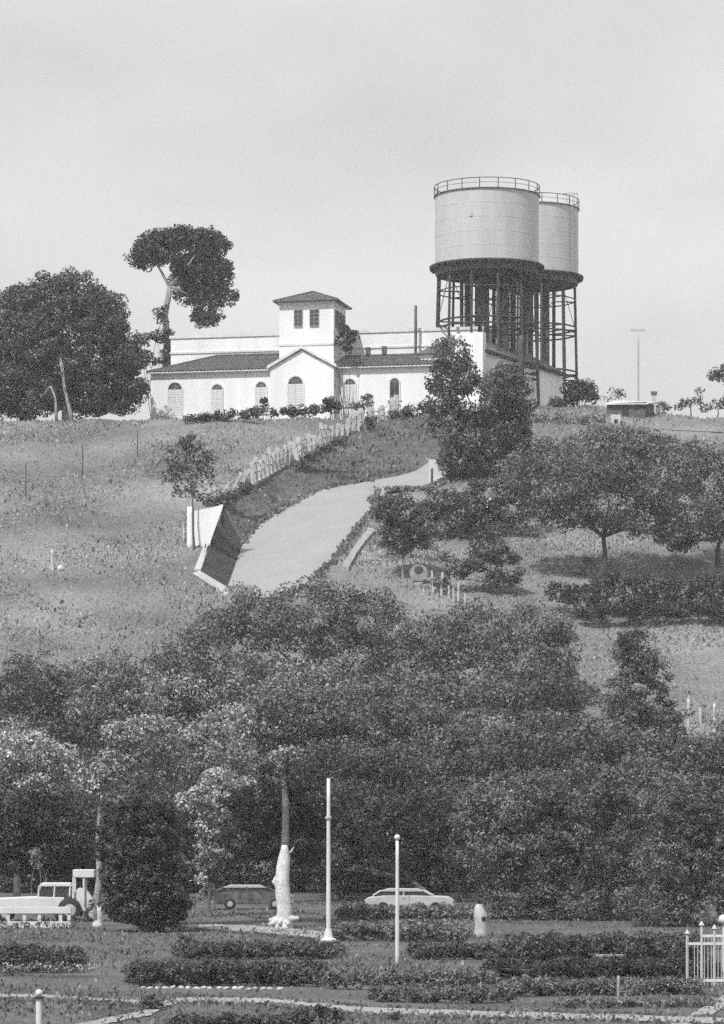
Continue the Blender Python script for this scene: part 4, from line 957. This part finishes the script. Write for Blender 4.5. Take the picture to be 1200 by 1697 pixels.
# ------------------------------------------------------------------ foreground planting
shrub('weeds_clump', 'rough low weeds growing along the foot of the balustrade', (50, 1540), [(i * 14 - 20, 1533 + random.uniform(-3, 2), 9, 6) for i in range(11)] + [(150, 1500, 9, 12), (128, 1525, 8, 9)], 'leaf_m', cat='weeds', leaf=4, lai=1.3, clump=5)
shrub('blossom_bush', 'small pale blossoming bush hanging in the dark at left', (62, 178, 'd'), [(60, 1415, 11, 10), (60, 1430, 7, 9)], 'flower', leaf=5, lai=2.4, clump=6)
hedge('hedge', 'rounded dark clipped hedge at the lower left corner', -40, 118, 1612, 46, 6, 'leaf_d', 4.5, 9)
shrub('flower_bed', 'row of pale flowering plants along the foot of the left hedge', (60, 1618), [(i * 17 - 20, 1603 + random.uniform(-4, 4), 11, 8) for i in range(11)], 'leaf_p', cat='flower bed', leaf=4.5, lai=1.5, clump=6)
hedge('hedge', 'long dark clipped hedge edged with whitewashed stones', 228, 520, 1634, 42, 7, 'leaf_d', 4.5, 9)
hedge('hedge', 'upper parallel hedge below the whitewashed bole', 300, 560, 1590, 30, 6, 'leaf_d', 4.5, 8)
shrub('shrub', 'rounded dark bush in line with the taller flagpole', (570, 1640), [(570, 1618, 28, 18), (545, 1622, 16, 14), (600, 1625, 18, 12)], 'leaf_m', leaf=4.5, lai=3, clump=8)
hedge('hedge', 'low dark hedge below the shorter flagpole', 628, 838, 1662, 30, 4, 'leaf_m', 4.5, 8)
hedge('hedge', 'middle hedge crossing behind the shorter flagpole', 610, 815, 1634, 26, 6, 'leaf_m', 4.5, 8)
hedge('hedge', 'dark hedge running right from the whitewashed stump', 850, 1150, 1592, 44, 9, 'leaf_d', 4.5, 9)
hedge('hedge', 'broad dark hedge just behind the slab bench', 820, 1175, 1622, 34, 8, 'leaf_k', 4.5, 9)
hedge('hedge', 'trimmed hedge along the lawn in front of the slab bench', 860, 1150, 1650, 30, 5, 'leaf_m', 4.5, 8)
hedge('hedge', 'low clipped hedge nearest the footpath at lower right', 930, 1180, 1670, 13, 2, 'leaf_m', 4.5, 6)
hedge('hedge', 'shrubby border hiding the wheels of the long pale sedan', 575, 775, 1524, 24, 7, 'leaf_m', 4.8, 8)
hedge('hedge', 'loose shrub border between sedan and shorter flagpole', 560, 760, 1560, 30, 10, 'leaf_m', 4.8, 9)
hedge('hedge', 'dark border of shrubs beside the whitewashed stump', 690, 905, 1590, 28, 8, 'leaf_d', 4.8, 8)
shrub('shrub', 'small dark bush at the fork of the footpaths', (252, 1674), [(250, 1660, 20, 14), (270, 1668, 14, 8)], 'leaf_d', leaf=4.5, lai=3, clump=7)
shrub('shrub', 'spiky dark shrub at the bottom edge left of centre', (530, 1700), [(500, 1685, 26, 16), (535, 1676, 14, 16), (560, 1684, 12, 15)], 'leaf_d', leaf=4.5, lai=3, clump=7)
hedge('hedge', 'dark low hedge along the bottom edge beside the footpath fork', 285, 480, 1702, 22, 3, 'leaf_d', 4.5, 8)
shrub('shrub', 'small dark shrub beside the footpath at the bottom centre', (655, 1694), [(652, 1684, 11, 10)], 'leaf_d', leaf=4.5, lai=3, clump=6)
shrub('shrub', 'small dark tuft of shrub at the upper end of the hedge lawn', (305, 1572), [(305, 1558, 12, 10), (318, 1566, 14, 9)], 'leaf_d', leaf=4.5, lai=3, clump=6)
# whitewashed stones
def stone_mesh(i):
    bm = bmesh.new(); bmesh.ops.create_icosphere(bm, subdivisions=2, radius=1)
    rs_ = np.random.default_rng(i)
    for v in bm.verts: v.co *= 1 + rs_.normal() * .09
    me = bpy.data.meshes.new('stone'); bm.to_mesh(me); bm.free(); me.materials.append(M['stone']); me.polygons.foreach_set('use_smooth', [True] * len(me.polygons)); return me
sm_ = [stone_mesh(i) for i in range(4)]
for i in range(19):
    px = 236 + i * 12.6 + random.uniform(-2, 2); X, Y, Z = gp(px, 1638 + i * .15 + random.uniform(-1, 1))
    o = link(bpy.data.objects.new('edging_stone', sm_[i % 4])); o.location = (X, Y, Z + .02); o.scale = (random.uniform(.09, .14), .09, random.uniform(.05, .075)); o.rotation_euler = (0, random.uniform(-.5, .5), random.uniform(0, 3))
    tag(o, 'small whitewashed stone in the row edging the long clipped hedge', 'stone', 'whitewashed stones edging the hedge')
# grass tufts
def tufts(name, n, x0, x1, y0, y1, h, m, label, persp=True, avoid=(), only=None, w_=.28):
    y = rng.uniform(y0, y1, n); hw = 620 / F * y; x = rng.uniform(-1, 1, n) * hw
    P = np.stack([x, y], 1); ok = np.ones(n, bool)
    for v in avoid: ok &= ~inpoly(P, v)
    if only: ok &= inpoly(P, only)
    # patchy cover
    pn = np.sin(x * .31 + 2 * np.sin(y * .17)) + np.sin(y * .23 + 1.7 * np.sin(x * .13)) + .6 * np.sin(x * .9 + y * .7)
    ok &= rng.random(n) < np.clip(.45 + .4 * pn, .05, 1)
    P = P[ok]; x, y = P.T; z = hgt(x, y) - dzfield(P) - .03; k = len(x)
    a = rng.uniform(0, math.pi, k); hh = h * rng.uniform(.5, 1.5, k); ww = hh * w_ * rng.uniform(.6, 1.5, k)
    c, s_ = np.cos(a) * ww, np.sin(a) * ww; lx, ly = rng.normal(size=k) * hh * .35, rng.normal(size=k) * hh * .35
    V = np.stack([np.stack([x - c, y - s_, z], 1), np.stack([x + c, y + s_, z], 1), np.stack([x + c * .5 + lx, y + s_ * .5 + ly, z + hh], 1), np.stack([x - c * .7 + lx * .8, y - s_ * .7 + ly * .8, z + hh * .85], 1)], 1)
    return quads_obj(name, V, m, kind='stuff', label=label, cat='grass')
av = [polyw[k] for k in ('slab', 'strip', 'wall', 'cop', 'bank')]
tufts('hillside_grass', 120000, 0, 0, 240, 367, .2, 'tuft', 'rough dry grass tufts covering the open hillside', avoid=av)
tufts('hillside_weeds', 12000, 0, 0, 245, 366, .26, 'tuft_dark', 'dark weeds scattered through the hillside grass', avoid=av)
tufts('bank_grass', 60000, 0, 0, 295, 360, .3, 'tuft_dark', 'dark long grass on the bank above the apron', only=polyw['bank'])
def edge_tufts(name, lines, n, h, m, label, sp=.25):
    V = []
    for ln, _ in lines:
        ln = np.array(ln, float)[:, :2]; seg = np.hypot(*np.diff(ln, axis=0).T); cum = np.concatenate([[0], np.cumsum(seg)])
        t = rng.uniform(0, cum[-1], n); x = np.interp(t, cum, ln[:, 0]) + rng.normal(size=n) * sp; y = np.interp(t, cum, ln[:, 1]) + rng.normal(size=n) * sp
        z = hgt(x, y) - dzfield(np.stack([x, y], 1)) - .02; a = rng.uniform(0, math.pi, n); hh = h * rng.uniform(.4, 1.5, n); c, s_ = np.cos(a) * hh * .5, np.sin(a) * hh * .5
        lx = rng.normal(size=n) * hh * .4
        V.append(np.stack([np.stack([x - c, y - s_, z], 1), np.stack([x + c, y + s_, z], 1), np.stack([x + c * .6 + lx, y + s_ * .6, z + hh], 1), np.stack([x - c * .6 + lx, y - s_ * .6, z + hh * .8], 1)], 1))
    quads_obj(name, np.concatenate(V), m, kind='stuff', label=label, cat='grass')
edge_tufts('apron_edge_grass', [([key(p) for p in [D_] + slab_top], 0), ([key(p) for p in slab_r], 0), ([key(p) for p in strip[4:]], 0)], 700, .32, 'tuft_dark', 'dark grass creeping over the edges of the apron')
edge_tufts('path_edge_grass', [([gp(*p) for p in q_], 0) for q_ in (((-30, 1657), (80, 1660), (232, 1668)), ((288, 1664), (440, 1665), (600, 1683), (1000, 1693), (1200, 1700)), ((300, 1654), (440, 1655), (600, 1670), (1000, 1681), (1200, 1688)), ((330, 1541), (540, 1560)))], 900, .10, 'lawn_tuft', 'grass creeping over the footpath edges', .2)
tufts('lawn_grass', 70000, 0, 0, 86, 200, .09, 'lawn_tuft', 'short rough grass of the lawn around the hedges')
tufts('lawn_weeds', 14000, 0, 0, 86, 200, .14, 'tuft_dark', 'dark weeds scattered in the lawn')
# thin even haze added between the camera and the hill to lift the blacks
hb = MB().bb(-75, 75, -8, 470, -1.5, 95)
M['added_haze'] = bpy.data.materials.new('added_haze'); M['added_haze'].use_nodes = True
hn = M['added_haze'].node_tree.nodes; hn.clear(); ho = hn.new('ShaderNodeOutputMaterial'); hv = hn.new('ShaderNodeVolumePrincipled')
hv.inputs['Color'].default_value = (.95, .95, .95, 1); hv.inputs['Density'].default_value = .00023; M['added_haze'].node_tree.links.new(hv.outputs[0], ho.inputs['Volume'])
hb.build('added_haze', 'added_haze', kind='stuff', label='thin pale haze added to lift the darks over the whole valley side')
print('leaf quads', NL[0])
